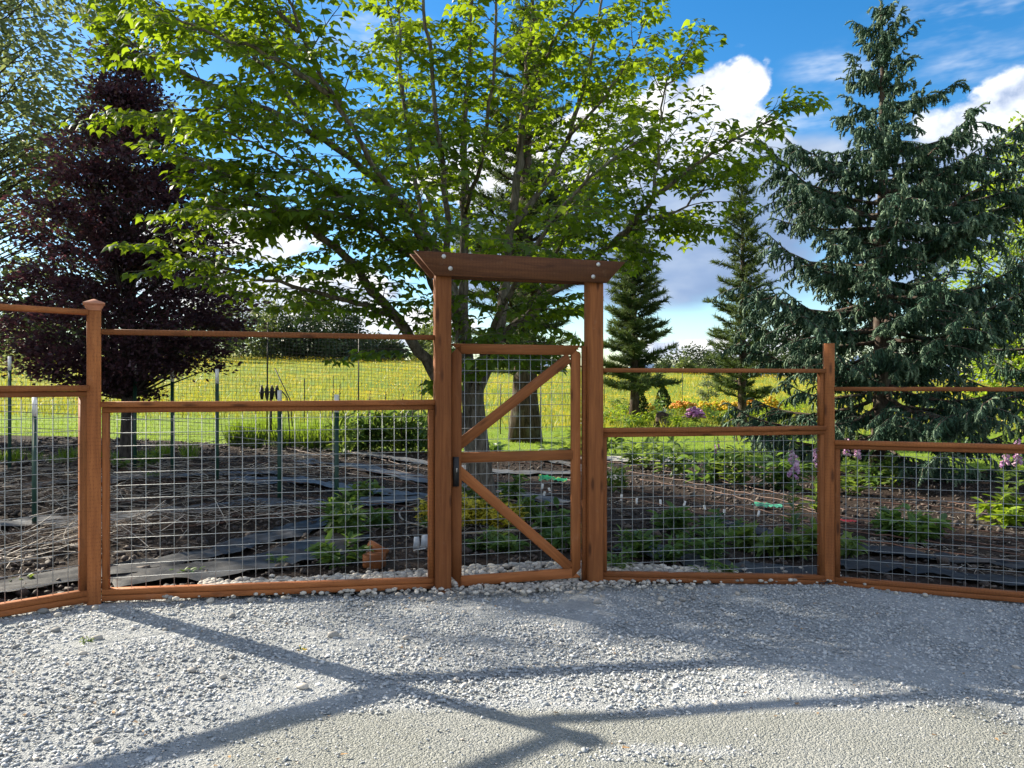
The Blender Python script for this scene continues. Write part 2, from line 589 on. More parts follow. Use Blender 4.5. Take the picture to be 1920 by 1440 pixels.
M_CRUSH = stone_mat('crushed_stone', [(0.0, (0.21, 0.235, 0.25)), (0.35, (0.34, 0.365, 0.385)), (0.7, (0.47, 0.49, 0.50)), (0.92, (0.60, 0.605, 0.60)), (1.0, (0.56, 0.49, 0.41))])
M_RIVER = stone_mat('river_stone', [(0.0, (0.20, 0.20, 0.19)), (0.25, (0.32, 0.30, 0.27)), (0.6, (0.43, 0.395, 0.34)), (0.85, (0.54, 0.50, 0.43)), (1.0, (0.64, 0.60, 0.54))])
M_CLOD = stone_mat('soil_clod', [(0.0, (0.020, 0.014, 0.011)), (0.6, (0.055, 0.040, 0.032)), (1.0, (0.11, 0.085, 0.068))], .6)


def mat_gravel():
    m, T = newmat('gravel_fines')
    oc = objcoord(T)
    v1 = T.n('ShaderNodeTexVoronoi', {'Vector': oc, 'Scale': 120.0})
    v2 = T.n('ShaderNodeTexVoronoi', {'Vector': oc, 'Scale': 62.0})
    big = noise(T, oc, 0.9, 4.0)
    mid = noise(T, oc, 9.0, 6.0, .65)
    c1 = T.ramp(T.n('ShaderNodeSeparateColor', {0: v1.outputs['Color']}).outputs[0], [(0, (0.160, 0.168, 0.150)), (0.5, (0.230, 0.238, 0.215)), (0.85, (0.31, 0.318, 0.295)), (1, (0.12, 0.13, 0.13))])
    c2 = T.ramp(T.n('ShaderNodeSeparateColor', {0: v2.outputs['Color']}).outputs[0], [(0, (0.17, 0.185, 0.185)), (0.6, (0.28, 0.29, 0.28)), (1, (0.38, 0.38, 0.36))])
    c = T.mix(T.smooth(big, 0.4, 0.62), c1, T.mix(0.5, c1, c2))
    c = T.mix(T.math('MULTIPLY', T.smooth(mid, 0.35, 0.75), 0.35), c, (0.25, 0.25, 0.222))
    c = T.mix(T.smooth(rnd_attr(T), 0.2, 0.7), T.mix(0.65, c, T.mix(T.smooth(mid, .3, .7), (0.26, 0.28, 0.295), (0.42, 0.435, 0.445))), c)
    h = T.math('ADD', T.math('MULTIPLY', v1.outputs['Distance'], 0.6), T.math('MULTIPLY', v2.outputs['Distance'], 0.7))
    finish(T, principled(T, c, 0.9, T.math('MULTIPLY', h, -1.0), 0.9, 0.012, spec=0.2))
    return m


def mat_soil():
    m, T = newmat('garden_soil')
    oc = objcoord(T)
    a = noise(T, oc, 1.3, 5.0)
    b = noise(T, oc, 26.0, 7.0, 0.7)
    c = T.ramp(b, [(0.3, (0.012, 0.008, 0.006)), (0.55, (0.040, 0.028, 0.022)), (0.78, (0.10, 0.075, 0.06))])
    c = T.mix(T.math('MULTIPLY', T.smooth(a, 0.5, 0.72), 0.4), c, (0.095, 0.078, 0.062))
    finish(T, principled(T, c, 0.95, b, 1.0, 0.05, spec=0.15))
    return m


def mat_lawn(name, field):
    m, T = newmat(name)
    oc = objcoord(T)
    a = noise(T, T.vec('MULTIPLY', oc, (1, 0.5, 1)), 0.22, 5.0, .6)
    b = noise(T, oc, 7.0, 6.0, 0.7)
    c = noise(T, T.vec('MULTIPLY', oc, (1.0, 0.45, 1.0)), 1.4, 7.0, 0.68)
    if field:
        g = T.mix(T.smooth(b, 0.3, 0.7), (0.10, 0.155, 0.016), (0.21, 0.25, 0.028))
        g = T.mix(T.math('MULTIPLY', T.smooth(c, 0.47, 0.62), 0.75), g, (0.45, 0.34, 0.014))
        g = T.mix(T.math('MULTIPLY', T.smooth(a, 0.46, 0.62), 0.85), g, (0.105, 0.175, 0.022))
    else:
        g = T.mix(T.smooth(b, 0.3, 0.7), (0.10, 0.175, 0.016), (0.20, 0.28, 0.03))
        g = T.mix(T.math('MULTIPLY', T.smooth(c, 0.45, 0.7), 0.5), g, (0.235, 0.255, 0.045))
    finish(T, principled(T, g, 0.9, b, 0.7, 0.05, spec=0.1))
    return m


def mat_fabric(name, c, dust=(0.075, 0.066, 0.058)):
    m, T = newmat(name)
    oc = objcoord(T)
    a = noise(T, T.vec('MULTIPLY', oc, (1, 1, 1)), 3.0, 6.0, .65)
    b = noise(T, oc, 42.0, 5.0, .7)
    col = T.mix(T.smooth(a, 0.38, 0.7), c, dust)
    col = T.mix(T.math('MULTIPLY', T.smooth(b, 0.55, 0.75), 0.5), col, (0.13, 0.115, 0.10))
    finish(T, principled(T, col, 0.62, a, 0.5, 0.03, spec=0.35))
    return m


M_GRAVEL, M_SOIL = mat_gravel(), mat_soil()
M_LAWN, M_MEADOW = mat_lawn('lawn', False), mat_lawn('meadow', True)
M_FAB = mat_fabric('weed_fabric', (0.095, 0.105, 0.120))
M_FABD = mat_fabric('dark_weed_fabric', (0.014, 0.017, 0.022), (0.032, 0.031, 0.032))
M_PATH = plain('path_gravel', (0.34, 0.33, 0.30), 0.9, var=.4, scale=30)

# ------------------------------------------------------------------ ground
POST = {'A': Vector((-3.20, 5.90, 0)), 'B': Vector((-0.603, 6.66, 0)), 'C': Vector((0.752, 7.10, 0)),
        'D': Vector((3.09, 7.52, 0)), 'L': Vector((-4.62, 4.40, 0)), 'E': Vector((5.62, 6.62, 0))}
_fx = np.array([-30, -6.5, -4.62, -3.2, -0.603, 0.752, 3.09, 5.62, 8.5, 30])
_fy = np.array([-12, 2.4, 4.40, 5.9, 6.66, 7.10, 7.52, 6.62, 5.5, -4])


def fence_y(x):
    return np.interp(x, _fx, _fy)


def track(x, y):
    """1 where wheels have packed the gravel into fines"""
    c = 4.05 + 0.09 * np.clip(x + 1.5, -9, 9) + 0.10 * snoise(x, y, 0.8)
    t = sst(0.15, -0.25, y - c) * sst(-2.0, -0.6, x + (y - 3.3) * .2)
    patch = sst(0.5, 0.9, snoise(x * .6, y * 2.0, 0.9) - 0.1) * .7
    return np.clip(t * (1 - patch), 0, 1)


def sheet(name, xs, ys, keep, zoff, mat, rough=0.0, freq=4.0, kind='structure', rfun=None):
    X, Y = np.meshgrid(xs, ys)
    Z = H(X, Y) + zoff
    if rough:
        Z = Z + rough * snoise(X, Y, freq) + rough * .6 * snoise(Y + 9, X - 3, freq * 2.3)
    V = np.stack([X, Y, Z], -1).reshape(-1, 3)
    ny, nx = X.shape
    i = np.arange(ny - 1)[:, None] * nx
    j = np.arange(nx - 1)[None, :]
    Q = np.stack([i + j, i + j + 1, i + nx + j + 1, i + nx + j], -1).reshape(-1, 4)
    if keep is not None:
        c = V[Q].mean(1)
        Q = Q[keep(c[:, 0], c[:, 1])]
        u, inv = np.unique(Q, return_inverse=True)
        V, Q = V[u], inv.reshape(-1, 4)
    return mk(name, V, Q, mat, None, rfun(V[:, 0], V[:, 1]) if rfun else None, True, kind)


def lin(a, b, s):
    return np.arange(a, b + s * .5, s)


xs_far = np.concatenate([-np.geomspace(6000, 60, 22), lin(-55, 55, 1.5), np.geomspace(60, 6000, 22)])
ys_far = np.concatenate([[-3000, -800, -200, -60], lin(-40, 150, 1.5), np.geomspace(156, 7000, 20)])
meadow = sheet('meadow', xs_far, ys_far, None, -0.07, M_MEADOW)


def in_garden(x, y):
    far = np.where(x < 1.0, 19.5 + 0.12 * (x + 8), 20.5 - 1.05 * np.clip(x - 1.0, 0, 30) * 0.25)
    return (y > fence_y(x) + 0.02) & (y < far) & (x > -16) & (x < 15)


lawn = sheet('lawn', lin(-40, 40, 0.8), lin(13.0, 31.5, 0.5), lambda x, y: ~((np.abs(x) < 14) & (y < 17)), -0.035, M_LAWN)
soil = sheet('garden_soil', lin(-16, 15, 0.13), lin(2.0, 22, 0.13), in_garden, 0.0, M_SOIL, 0.012, 3.0)
gravel = sheet('gravel_drive', lin(-14, 14, 0.16), lin(-6, 8.2, 0.16), lambda x, y: y < fence_y(x) + 0.10, 0.012, M_GRAVEL, 0.004, 2.0, rfun=track)
_unused = lambda: sheet('gravel_drive', lin(-14, 14, 0.16), lin(-6, 8.2, 0.16), lambda x, y: y < fence_y(x) + 0.10, 0.012, M_GRAVEL, 0.004, 2.0)

# path of fine gravel behind the beds
pa = G(1010, 838)
path = sheet('garden_path', lin(-1.2, 4.5, .15), lin(18.6, 20.6, .1),
             lambda x, y: np.abs(y - (19.8 - 0.12 * x + .15 * np.sin(x * 2))) < 0.55 + .1 * np.sin(x * 5), 0.05, M_PATH)

# ---- loose stones
ico_v = []
cube_v = np.array([[x, y, z] for x in (-1, 1) for y in (-1, 1) for z in (-1, 1)], dtype=float)
cube_t = np.array([[0, 1, 3], [0, 3, 2], [4, 6, 7], [4, 7, 5], [0, 4, 5], [0, 5, 1], [2, 3, 7], [2, 7, 6], [0, 2, 6], [0, 6, 4], [1, 5, 7], [1, 7, 3]])


def ico(sub=1):
    import bmesh
    bm = bmesh.new()
    bmesh.ops.create_icosphere(bm, subdivisions=sub, radius=1.0)
    V = np.array([v.co[:] for v in bm.verts])
    T = np.array([[v.index for v in f.verts] for f in bm.faces])
    bm.free()
    return V, T


ICO1, ICO1T = ico(1)
ICO2, ICO2T = ico(2)


def stones(pts, size, flat=0.6, variants=6):
    parts = []
    idx = rng.integers(0, variants, len(pts))
    for k in range(variants):
        tv = cube_v * rng.uniform(.45, 1.0, (8, 3)) * np.array([1.0, rng.uniform(.55, .9), rng.uniform(.4, .7)])
        s = idx == k
        n = int(s.sum())
        if not n:
            continue
        M = rot_random(n)
        M = M * 1.0
        M[:, 2, :] *= flat
        parts.append(inst(tv, cube_t, M * size[s][:, None, None], pts[s]))
    return joinp(parts)


def frustum_ok(x, y, margin=0.40):
    return (np.abs(x) < y * 0.665 + margin) & (y > 3.05)


n0 = 98000
gx = rng.uniform(-5.6, 5.8, n0)
gy = rng.uniform(3.05, 7.75, n0)
tr = track(gx, gy)
ok = (gy < fence_y(gx) + 0.10) & frustum_ok(gx, gy) & (rng.random(n0) > tr * 0.74)
gx, gy, tr = gx[ok], gy[ok], tr[ok]
sz = (rng.gamma(3.4, 0.0020, len(gx)) + 0.0028) * (1 - 0.50 * tr)
gp = np.stack([gx, gy, H(gx, gy) + 0.012 + sz * 0.12 + rng.uniform(0, .004, len(gx))], -1)
V, T_, r_ = stones(gp, sz)
mk('loose_gravel', V, T_, M_CRUSH, gravel, r_, False, 'stuff')

# ---- river pebbles: each one its own piece, meshes shared
peb_me = []
for k in range(7):
    tv = ICO2.copy()
    tv += 0.10 * np.stack([snoise(tv[:, 0] * 2 + k, tv[:, 1] * 2, .7), snoise(tv[:, 1] * 2, tv[:, 2] * 2 + k, .7), snoise(tv[:, 2] * 2, tv[:, 0] * 2 + k, .7)], -1)
    tv *= np.array([1.0, rng.uniform(.62, .85), rng.uniform(.42, .6)])
    me = mesh('pebble', tv, ICO2T, np.full(len(tv), rng.random()), True)
    me.materials.append(M_RIVER)
    peb_me.append(me)


def pebble(x, y, s, parent, lift=0.3):
    W = Matrix.Translation((x, y, gz(x, y) + (0.012 if lift < .8 else 0.038) + s * min(lift, .6))) @ Matrix.Rotation(random.uniform(0, 6.28), 4, 'Z') @ Matrix.Rotation(random.uniform(-.3, .3), 4, 'X') @ Matrix.Scale(s, 4)
    return place('pebble', random.choice(peb_me), W, parent)


seen = [(360, 1266, 12), (568, 1298, 16), (182, 1398, 14), (418, 1276, 9), (105, 1190, 13), (178, 1148, 12), (80, 1155, 14), (108, 1160, 10), (12, 1160, 12), (625, 1200, 15),
        (762, 1203, 10), (272, 1128, 11), (394, 1134, 12), (470, 1133, 12), (505, 1133, 9), (690, 1140, 9), (435, 1162, 10), (182, 1206, 13), (40, 1180, 9), (77, 1198, 9),
        (310, 1188, 9), (250, 1186, 7), (223, 1280, 8), (435, 1238, 10), (155, 1232, 9), (30, 1220, 8), (1120, 1136, 11), (1240, 1130, 12), (1236, 1138, 8), (1280, 1130, 10),
        (1270, 1138, 9), (1395, 1114, 11), (1383, 1119, 9), (1735, 1122, 10), (1665, 1115, 9), (1680, 1117, 8), (1164, 1398, 7), (1790, 1350, 6), (1870, 1348, 6), (1476, 1085, 8),
        (985, 1135, 11), (900, 1147, 9), (870, 1153, 7), (793, 1130, 9), (1023, 1135, 8), (1300, 1128, 8), (1345, 1124, 7), (540, 1127, 8), (575, 1124, 7), (650, 1122, 9),
        (96, 1135, 10), (128, 1148, 9), (152, 1150, 8), (55, 1190, 8), (205, 1165, 7), (340, 1142, 8), (365, 1130, 7)]
for (px, py, s) in seen:
    g = G(px, py)
    pebble(g.x, g.y, s / F * g.y * 0.78, gravel, .45)
cnt = 0
small = []
for k in range(900):                                        # drift of pebbles through the gate and along the rails
    u = random.random()
    x = random.gauss(0.28, 0.62) if u < .62 else random.uniform(-3.0, 3.4)
    dy = abs(random.gauss(0, 0.16 if u < .62 else 0.06))
    y = float(fence_y(x)) - 0.02 - dy if u < .75 else float(fence_y(x)) + abs(random.gauss(0, .3))
    s = random.uniform(0.012, 0.034)
    if y > fence_y(x) + 0.05 or cnt > 150:
        small.append((x, y, s))
    else:
        pebble(x, y, s, gravel)
        cnt += 1
# rock strip on the garden side of the fence
cnt = 0
for k in range(2300):
    x = random.uniform(-2.6, 2.2)
    y = float(fence_y(x)) + random.uniform(0.04, 0.80) * (0.55 + 0.45 * math.exp(-((x - .2) / 1.2) ** 2))
    s = random.choice([.02, .026, .03, .034, .04, .048])
    if s > .033 and cnt < 240 and -1.7 < x < 1.6:
        pebble(x, y, s, soil, .9)
        cnt += 1
    else:
        small.append((x, y, s))
sp = np.array(small)
M = rot_z(rng.uniform(0, 6.28, len(sp))) * sp[:, 2][:, None, None]
V, T_, r_ = inst(ICO1 * np.array([1, .75, .55]), ICO1T, M, np.stack([sp[:, 0], sp[:, 1], H(sp[:, 0], sp[:, 1]) + 0.045 + sp[:, 2] * .5], -1))
mk('small_river_rock', V, T_, M_RIVER, soil, r_, True, 'stuff')

# ---- soil clods and chips
n0 = 15000
cx, cy = rng.uniform(-11, 11, n0), 5.0 + 14.5 * rng.random(n0) ** 1.5
ok = in_garden(cx, cy) & (np.abs(cx) < cy * .70 + .6) & (cy > fence_y(cx) + .2)
cx, cy = cx[ok], cy[ok]
sz = rng.gamma(3.0, 0.0070, len(cx)) + .008
V, T_, r_ = stones(np.stack([cx, cy, H(cx, cy) + .018 + sz * .15], -1), sz, .7)
mk('soil_clods', V, T_, M_CLOD, soil, r_, False, 'stuff')

# ------------------------------------------------------------------ timber pieces
def beam_mesh(L, w, h, ch=0.005, c0=0.0, c1=0.0):
    """x: length, y: thickness w, z: height h; c0/c1 shear the ends (mitre): top offset relative to bottom"""
    hw, hh = w / 2, h / 2
    ch = min(ch, hw * .4, hh * .4)
    prof = [(-hw + ch, -hh), (hw - ch, -hh), (hw, -hh + ch), (hw, hh - ch), (hw - ch, hh), (-hw + ch, hh), (-hw, hh - ch), (-hw, -hh + ch)]
    V, nseg = [], max(2, int(L / 0.35) + 1)
    for i in range(nseg):
        t = i / (nseg - 1)
        for (yy, zz) in prof:
            f = (zz + hh) / h
            x0, x1 = c0 * f, L + c1 * f
            V.append((x0 + (x1 - x0) * t, yy, zz))
    Q = []
    for i in range(nseg - 1):
        for j in range(8):
            k = (j + 1) % 8
            Q.append((i * 8 + j, i * 8 + k, i * 8 + 8 + k, i * 8 + 8 + j))
    T = []
    for q in Q:
        T += [(q[0], q[2], q[1]), (q[0], q[3], q[2])]
    e = (nseg - 1) * 8
    for j in range(1, 7):
        T.append((0, j, j + 1))
        T.append((e, e + j + 1, e + j))
    return V, T


def beam(name, p0, p1, w, h, mat, parent, up=Vector((0, 0, 1)), c0=0.0, c1=0.0, ch=0.005, bow=0.0):
    p0, p1 = Vector(p0), Vector(p1)
    d = p1 - p0
    L = d.length
    X = d.normalized()
    Y = up.cross(X).normalized()
    Z = X.cross(Y)
    W = Matrix.Translation(p0) @ Matrix((X, Y, Z)).transposed().to_4x4()
    V, T = beam_mesh(L, w, h, ch, c0, c1)
    V = np.array(V)
    if bow:
        V[:, 2] += bow * np.sin(np.clip(V[:, 0] / L, 0, 1) * math.pi)
    me = mesh(name, V, T)
    me.materials.append(mat)
    return place(name, me, W, parent)


def fence_frame(p, q):
    u = (q - p).normalized()
    n = Vector((u.y, -u.x, 0))            # towards the drive
    if n.y > 0:
        n = -n
    return u, n


def at(p, u, s, n, off, z):
    v = p + u * s + n * off
    return Vector((v.x, v.y, z))


def wire_run(parent, a, b, r=0.0025):
    g = Geo()
    g.tube([a, a.lerp(b, .5) + Vector((0, 0, random.uniform(-.002, .002))), b], r, 6)
    return g.obj('wire', M_WIRE, parent)


def hog_wire(parent, p, u, n, s0, s1, off, ztop, zb0, zb1, step=0.1016, first=0.05):
    """galvanised 4-inch grid: one object for each rod"""
    s = s0 + first
    while s < s1 - 0.008:
        f = (s - s0) / (s1 - s0)
        zb = zb0 + (zb1 - zb0) * f
        wire_run(parent, at(p, u, s, n, off, zb - 0.012), at(p, u, s, n, off, ztop + 0.012))
        s += step
    z = ztop - 0.055
    while z > min(zb0, zb1) + 0.01:
        e0, e1 = s0 - .01, s1 + .01
        if zb1 != zb0:
            f = (z - zb0) / (zb1 - zb0)
            if 0 < f < 1:
                if zb1 > zb0:
                    e1 = s0 + (s1 - s0) * f
                else:
                    e0 = s0 + (s1 - s0) * f
        wire_run(parent, at(p, u, e0, n, off + 0.006, z), at(p, u, e1, n, off + 0.006, z))
        z -= step


def fence_post(name, label, p, w, ztop, yaw, group=None, cap=False):
    z0 = gz(p.x, p.y)
    t = thing(name, label, 'post', (p.x, p.y, z0), group)
    ua = Vector((math.cos(yaw), math.sin(yaw), 0))
    beam('shaft', Vector((p.x, p.y, z0 - 0.35)), Vector((p.x, p.y, ztop)), w, w, MW, t, up=ua, ch=0.004)
    if cap:
        c = w / 2
        rings = [(c + .003, 0), (c + .003, .020), (c + .012, .028), (c + .018, .046), (c + .026, .048), (c + .026, .058), (0.004, .090)]
        V, T = [], []
        for (rr, zz) in rings:
            for k in range(4):
                a = yaw + math.pi / 4 + k * math.pi / 2
                V.append((p.x + rr * 1.4142 * math.cos(a), p.y + rr * 1.4142 * math.sin(a), ztop - .035 + zz))
        for i in range(len(rings) - 1):
            for k in range(4):
                a, b = i * 4 + k, i * 4 + (k + 1) % 4
                T += [(a, b, b + 4), (a, b + 4, a + 4)]
        e = (len(rings) - 1) * 4
        T += [(e, e + 1, e + 2), (e, e + 2, e + 3), (0, 2, 1), (0, 3, 2)]
        mk('cap', V, T, M_CAP, t)
    return t


fence_post('fence_post', 'brown square fence post topped with a peaked wooden cap', POST['A'], 0.098, 2.245, R(28), cap=True)
fence_post('fence_post', 'brown square fence post with plain flat-cut top beside the spruce', POST['D'], 0.094, 2.045, R(-12))


def fence_panel(label, p, q, m0, m1, zt, zm, zb0, zb1, off=0.0, upper_stile=(), tw=0.040, tag_lower=True):
    """p->q between post centres; m0/m1 = margins at the posts; zt top of top rail, zm top of middle cap rail, zb bottom edge of bottom rail"""
    u, n = fence_frame(p, q)
    L = (q - p).length
    s0, s1 = m0, L - m1
    t = thing('wire_fence', label, 'fence', (p.x, p.y, gz(p.x, p.y)), 'fence panels beside the gate')
    a = lambda s, z, o=0.0: at(p, u, s, n, off + o, z)
    beam('top_rail', a(s0, zt - tw / 2), a(s1, zt - tw / 2), 0.088, tw, MW, t)
    beam('cap_rail', a(s0 - .004, zm - .021, .004), a(s1 + .004, zm - .021, .004), 0.100, 0.042, MW, t, bow=-.003)
    zmb = zm - 0.044 - 0.042
    beam('middle_rail', a(s0, zmb + .021), a(s1, zmb + .021), 0.060, 0.042, MW, t)
    hb = 0.092
    beam('bottom_rail', a(s0, zb0 + hb * .75), a(s1, zb1 + hb * .75), 0.070, hb * .48, MW, t)
    beam('kick_board', a(s0, zb0 + hb * .25, .002), a(s1, zb1 + hb * .25, .002), 0.072, hb * .48, MW, t)
    for (s, zz) in ((s0 + .024, zb0), (s1 - .024, zb1)):
        beam('stile', a(s, zz + hb + .001), a(s, zmb - .001), 0.048, 0.060, MW, t, up=n)
    for e in upper_stile:
        s = s0 + .02 if e == 0 else s1 - .02
        beam('upper_stile', a(s, zm + .001, -.012), a(s, zt - tw - .001, -.012), 0.060, 0.040, MW, t, up=u)
    hog_wire(t, p, u, n, s0 + .05, s1 - .05, off - .004, zmb, zb0 + hb - .002, zb1 + hb - .002)
    return t


fence_panel('wire fence panel with the highest rails, ending at the capped post', POST['L'], POST['A'], 0.06, 0.055, 2.215, 1.640, 0.030, -0.005, 0.0)
fence_panel('long wire fence panel between the capped post and the gate', POST['A'], POST['B'], 0.060, 0.075, 2.070, 1.515, -0.012, -0.105, 0.0)
fence_panel('wire fence panel between the gate and the flat-topped post', POST['C'], POST['D'], 0.072, 0.060, 1.797, 1.245, -0.168, -0.300, 0.0, (1,))
fence_panel('wire fence panel with the lowest rails in front of the spruce', POST['D'], POST['E'], 0.055, 0.06, 1.622, 1.105, -0.315, -0.330, 0.0, ())
fence_post('fence_post', 'square fence post that ends the panel with the lowest rails', POST['E'], 0.092, 1.95, R(15))
fence_post('fence_post', 'square fence post that ends the panel with the highest rails', POST['L'], 0.100, 2.28, R(40))


# ---- gate arbor
def arbor():
    B, C = POST['B'], POST['C']
    u, n = fence_frame(B, C)
    mid = (B + C) / 2
    t = thing('gate_arbor', 'brown timber gate arbor with two tall posts and a trapezoid header beam', 'arbor', (mid.x, mid.y, gz(mid.x, mid.y)))
    yaw = math.atan2(u.y, u.x)
    for p, off in ((B, 0.08), (C, 0.05)):
        ua = Vector((math.cos(yaw - off), math.sin(yaw - off), 0))
        beam('post', Vector((p.x, p.y, gz(p.x, p.y) - .4)), Vector((p.x, p.y, 2.755)), 0.140, 0.140, MW, t, up=ua, ch=0.005)
    # two header boards clasping the posts
    L = (C - B).length
    front = None
    for k, o in enumerate((0.0925, -0.0925)):
        z = 2.672
        e0, e1 = -0.225, L + 0.275
        b0 = at(B, u, -0.08, n, o, z)
        b1 = at(B, u, L + 0.085, n, o, z)
        h = beam('header_beam', b0, b1, 0.042, 0.200, MWB, t, c0=-0.185, c1=0.185, ch=0.004)
        if k == 0:
            front = h
    # bolts through the front board
    for s, z in ((-0.012, 2.735), (0.045, 2.635), (L - 0.005, 2.735), (L - 0.055, 2.622)):
        c = at(B, u, s, n, 0.1135, z)
        g = Geo()
        g.tube([c - n * .002, c + n * .004], .019, 14)
        w = g.obj('bolt', M_BOLT, t)
        g = Geo()
        g.tube([c + n * .003, c + n * .013], .0095, 6)
        g.obj('bolt_head', M_BOLT, w, False)
    # stop strip and hinge-side jamb on the inner face of the right post
    beam('jamb', at(C, u, -0.088, n, -0.02, gz(C.x, C.y) + .02), at(C, u, -0.088, n, -0.02, 2.0), 0.05, 0.036, MW, t, up=u)
    return t


arbor()


def gate():
    a0, a1 = Vector((-0.530, 6.732, 0)), Vector((0.625, 7.070, 0))
    u, n = fence_frame(a0, a1)
    L = (a1 - a0).length
    zt, zb = 2.003, -0.122
    t = thing('garden_gate', 'brown wooden garden gate with crossed braces and wire mesh under the arbor', 'gate', (a0.x, a0.y, zb))
    W = 0.089
    th = 0.040
    a = lambda s, z, o=0.0: at(a0, u, s, n, o, z)
    # mitred frame
    beam('top_rail', a(W, zt - W / 2), a(L - W, zt - W / 2), th, W, MWG, t, c0=-W, c1=W)
    beam('bottom_rail', a(0, zb + W / 2), a(L, zb + W / 2), th, W, MWG, t, c0=W, c1=-W)
    beam('stile', a(W / 2, zb), a(W / 2, zt), th, W, MWG, t, up=-u, c0=W, c1=-W)
    beam('stile', a(L - W / 2, zb), a(L - W / 2, zt), th, W, MWG, t, up=u, c0=W, c1=-W)
    zm = zb + (zt - zb) * 0.530
    beam('middle_rail', a(W - .006, zm), a(L - W + .012, zm), th + .003, W, MWG, t)
    br0 = a(W * .55, zm + W * .5 + .055, .001)
    br1 = a(L - W - .03, zt - W - .03, .001)
    d = (br1 - br0).normalized()
    beam('brace', br0 - d * .0 + Vector((0, 0, .0)), br1, th - .003, W, MWG, t, up=d.cross(n) * (1 if d.cross(n).z > 0 else -1), c0=.05, c1=0.02)
    br0 = a(W * .55, zm - W * .5 - .055, .001)
    br1 = a(L - W - .01, zb + W + .005, .001)
    d = (br1 - br0).normalized()
    beam('brace', br0, br1, th - .003, W, MWG, t, up=d.cross(n) * (1 if d.cross(n).z > 0 else -1), c0=-.05, c1=0.0)
    hog_wire(t, a0, u, n, W - .01, L - W + .01, -.026, zt - W + .01, zb + W - .01, zb + W - .01, first=.045)
    # latch: black body with a small silver thumb piece
    lt = beam('latch', a(.034, zm - .245, th / 2 + .013), a(.034, zm + .010, th / 2 + .013), 0.052, 0.026, M_BLACK, t, up=n, ch=.005)
    g = Geo()
    c = a(.036, zm - .09, th / 2 + .024)
    g.tube([c, c + n * .012], .006, 8)
    g.tube([c + n * .010 - Vector((0, 0, .03)), c + n * .010 + Vector((0, 0, .004))], .004, 6)
    ORG[lt.name] = org(t)
    o = g.obj('thumb_piece', M_BOLT, t)
    # hinges
    for z in (zt - .25, zb + .28):
        beam('hinge', a(L - .004, z - .05, -th / 2 + .0), a(L - .004, z + .05, -th / 2 + .0), 0.012, 0.03, M_BLACK, t, up=n)
    return t


gate()

# ------------------------------------------------------------------ trees
LEAF_V = np.array([[0, 0, 0], [.46, .22, -.10], [.24, .52, .0], [0, 1.0, -.22], [-.24, .52, .0], [-.46, .22, -.10], [0, .42, .07]])
LEAF_T = np.array([[0, 1, 6], [1, 2, 6], [2, 3, 6], [3, 4, 6], [4, 5, 6], [5, 0, 6]])
DIA_V = np.array([[0, 0, 0], [.30, .45, .06], [0, 1.0, -.08], [-.30, .45, .06]])
DIA_T = np.array([[0, 1, 2], [0, 2, 3]])


def curve(pts, n):
    """smooth resample of a polyline"""
    Pn = np.array([list(p) for p in pts], dtype=float)
    d = np.concatenate([[0], np.cumsum(np.linalg.norm(np.diff(Pn, axis=0), axis=1))])
    t = np.linspace(0, d[-1], n)
    L = np.stack([np.interp(t, d, Pn[:, k]) for k in range(3)], -1)
    for _ in range(2):
        L[1:-1] = (L[:-2] + 2 * L[1:-1] + L[2:]) / 4
    return L


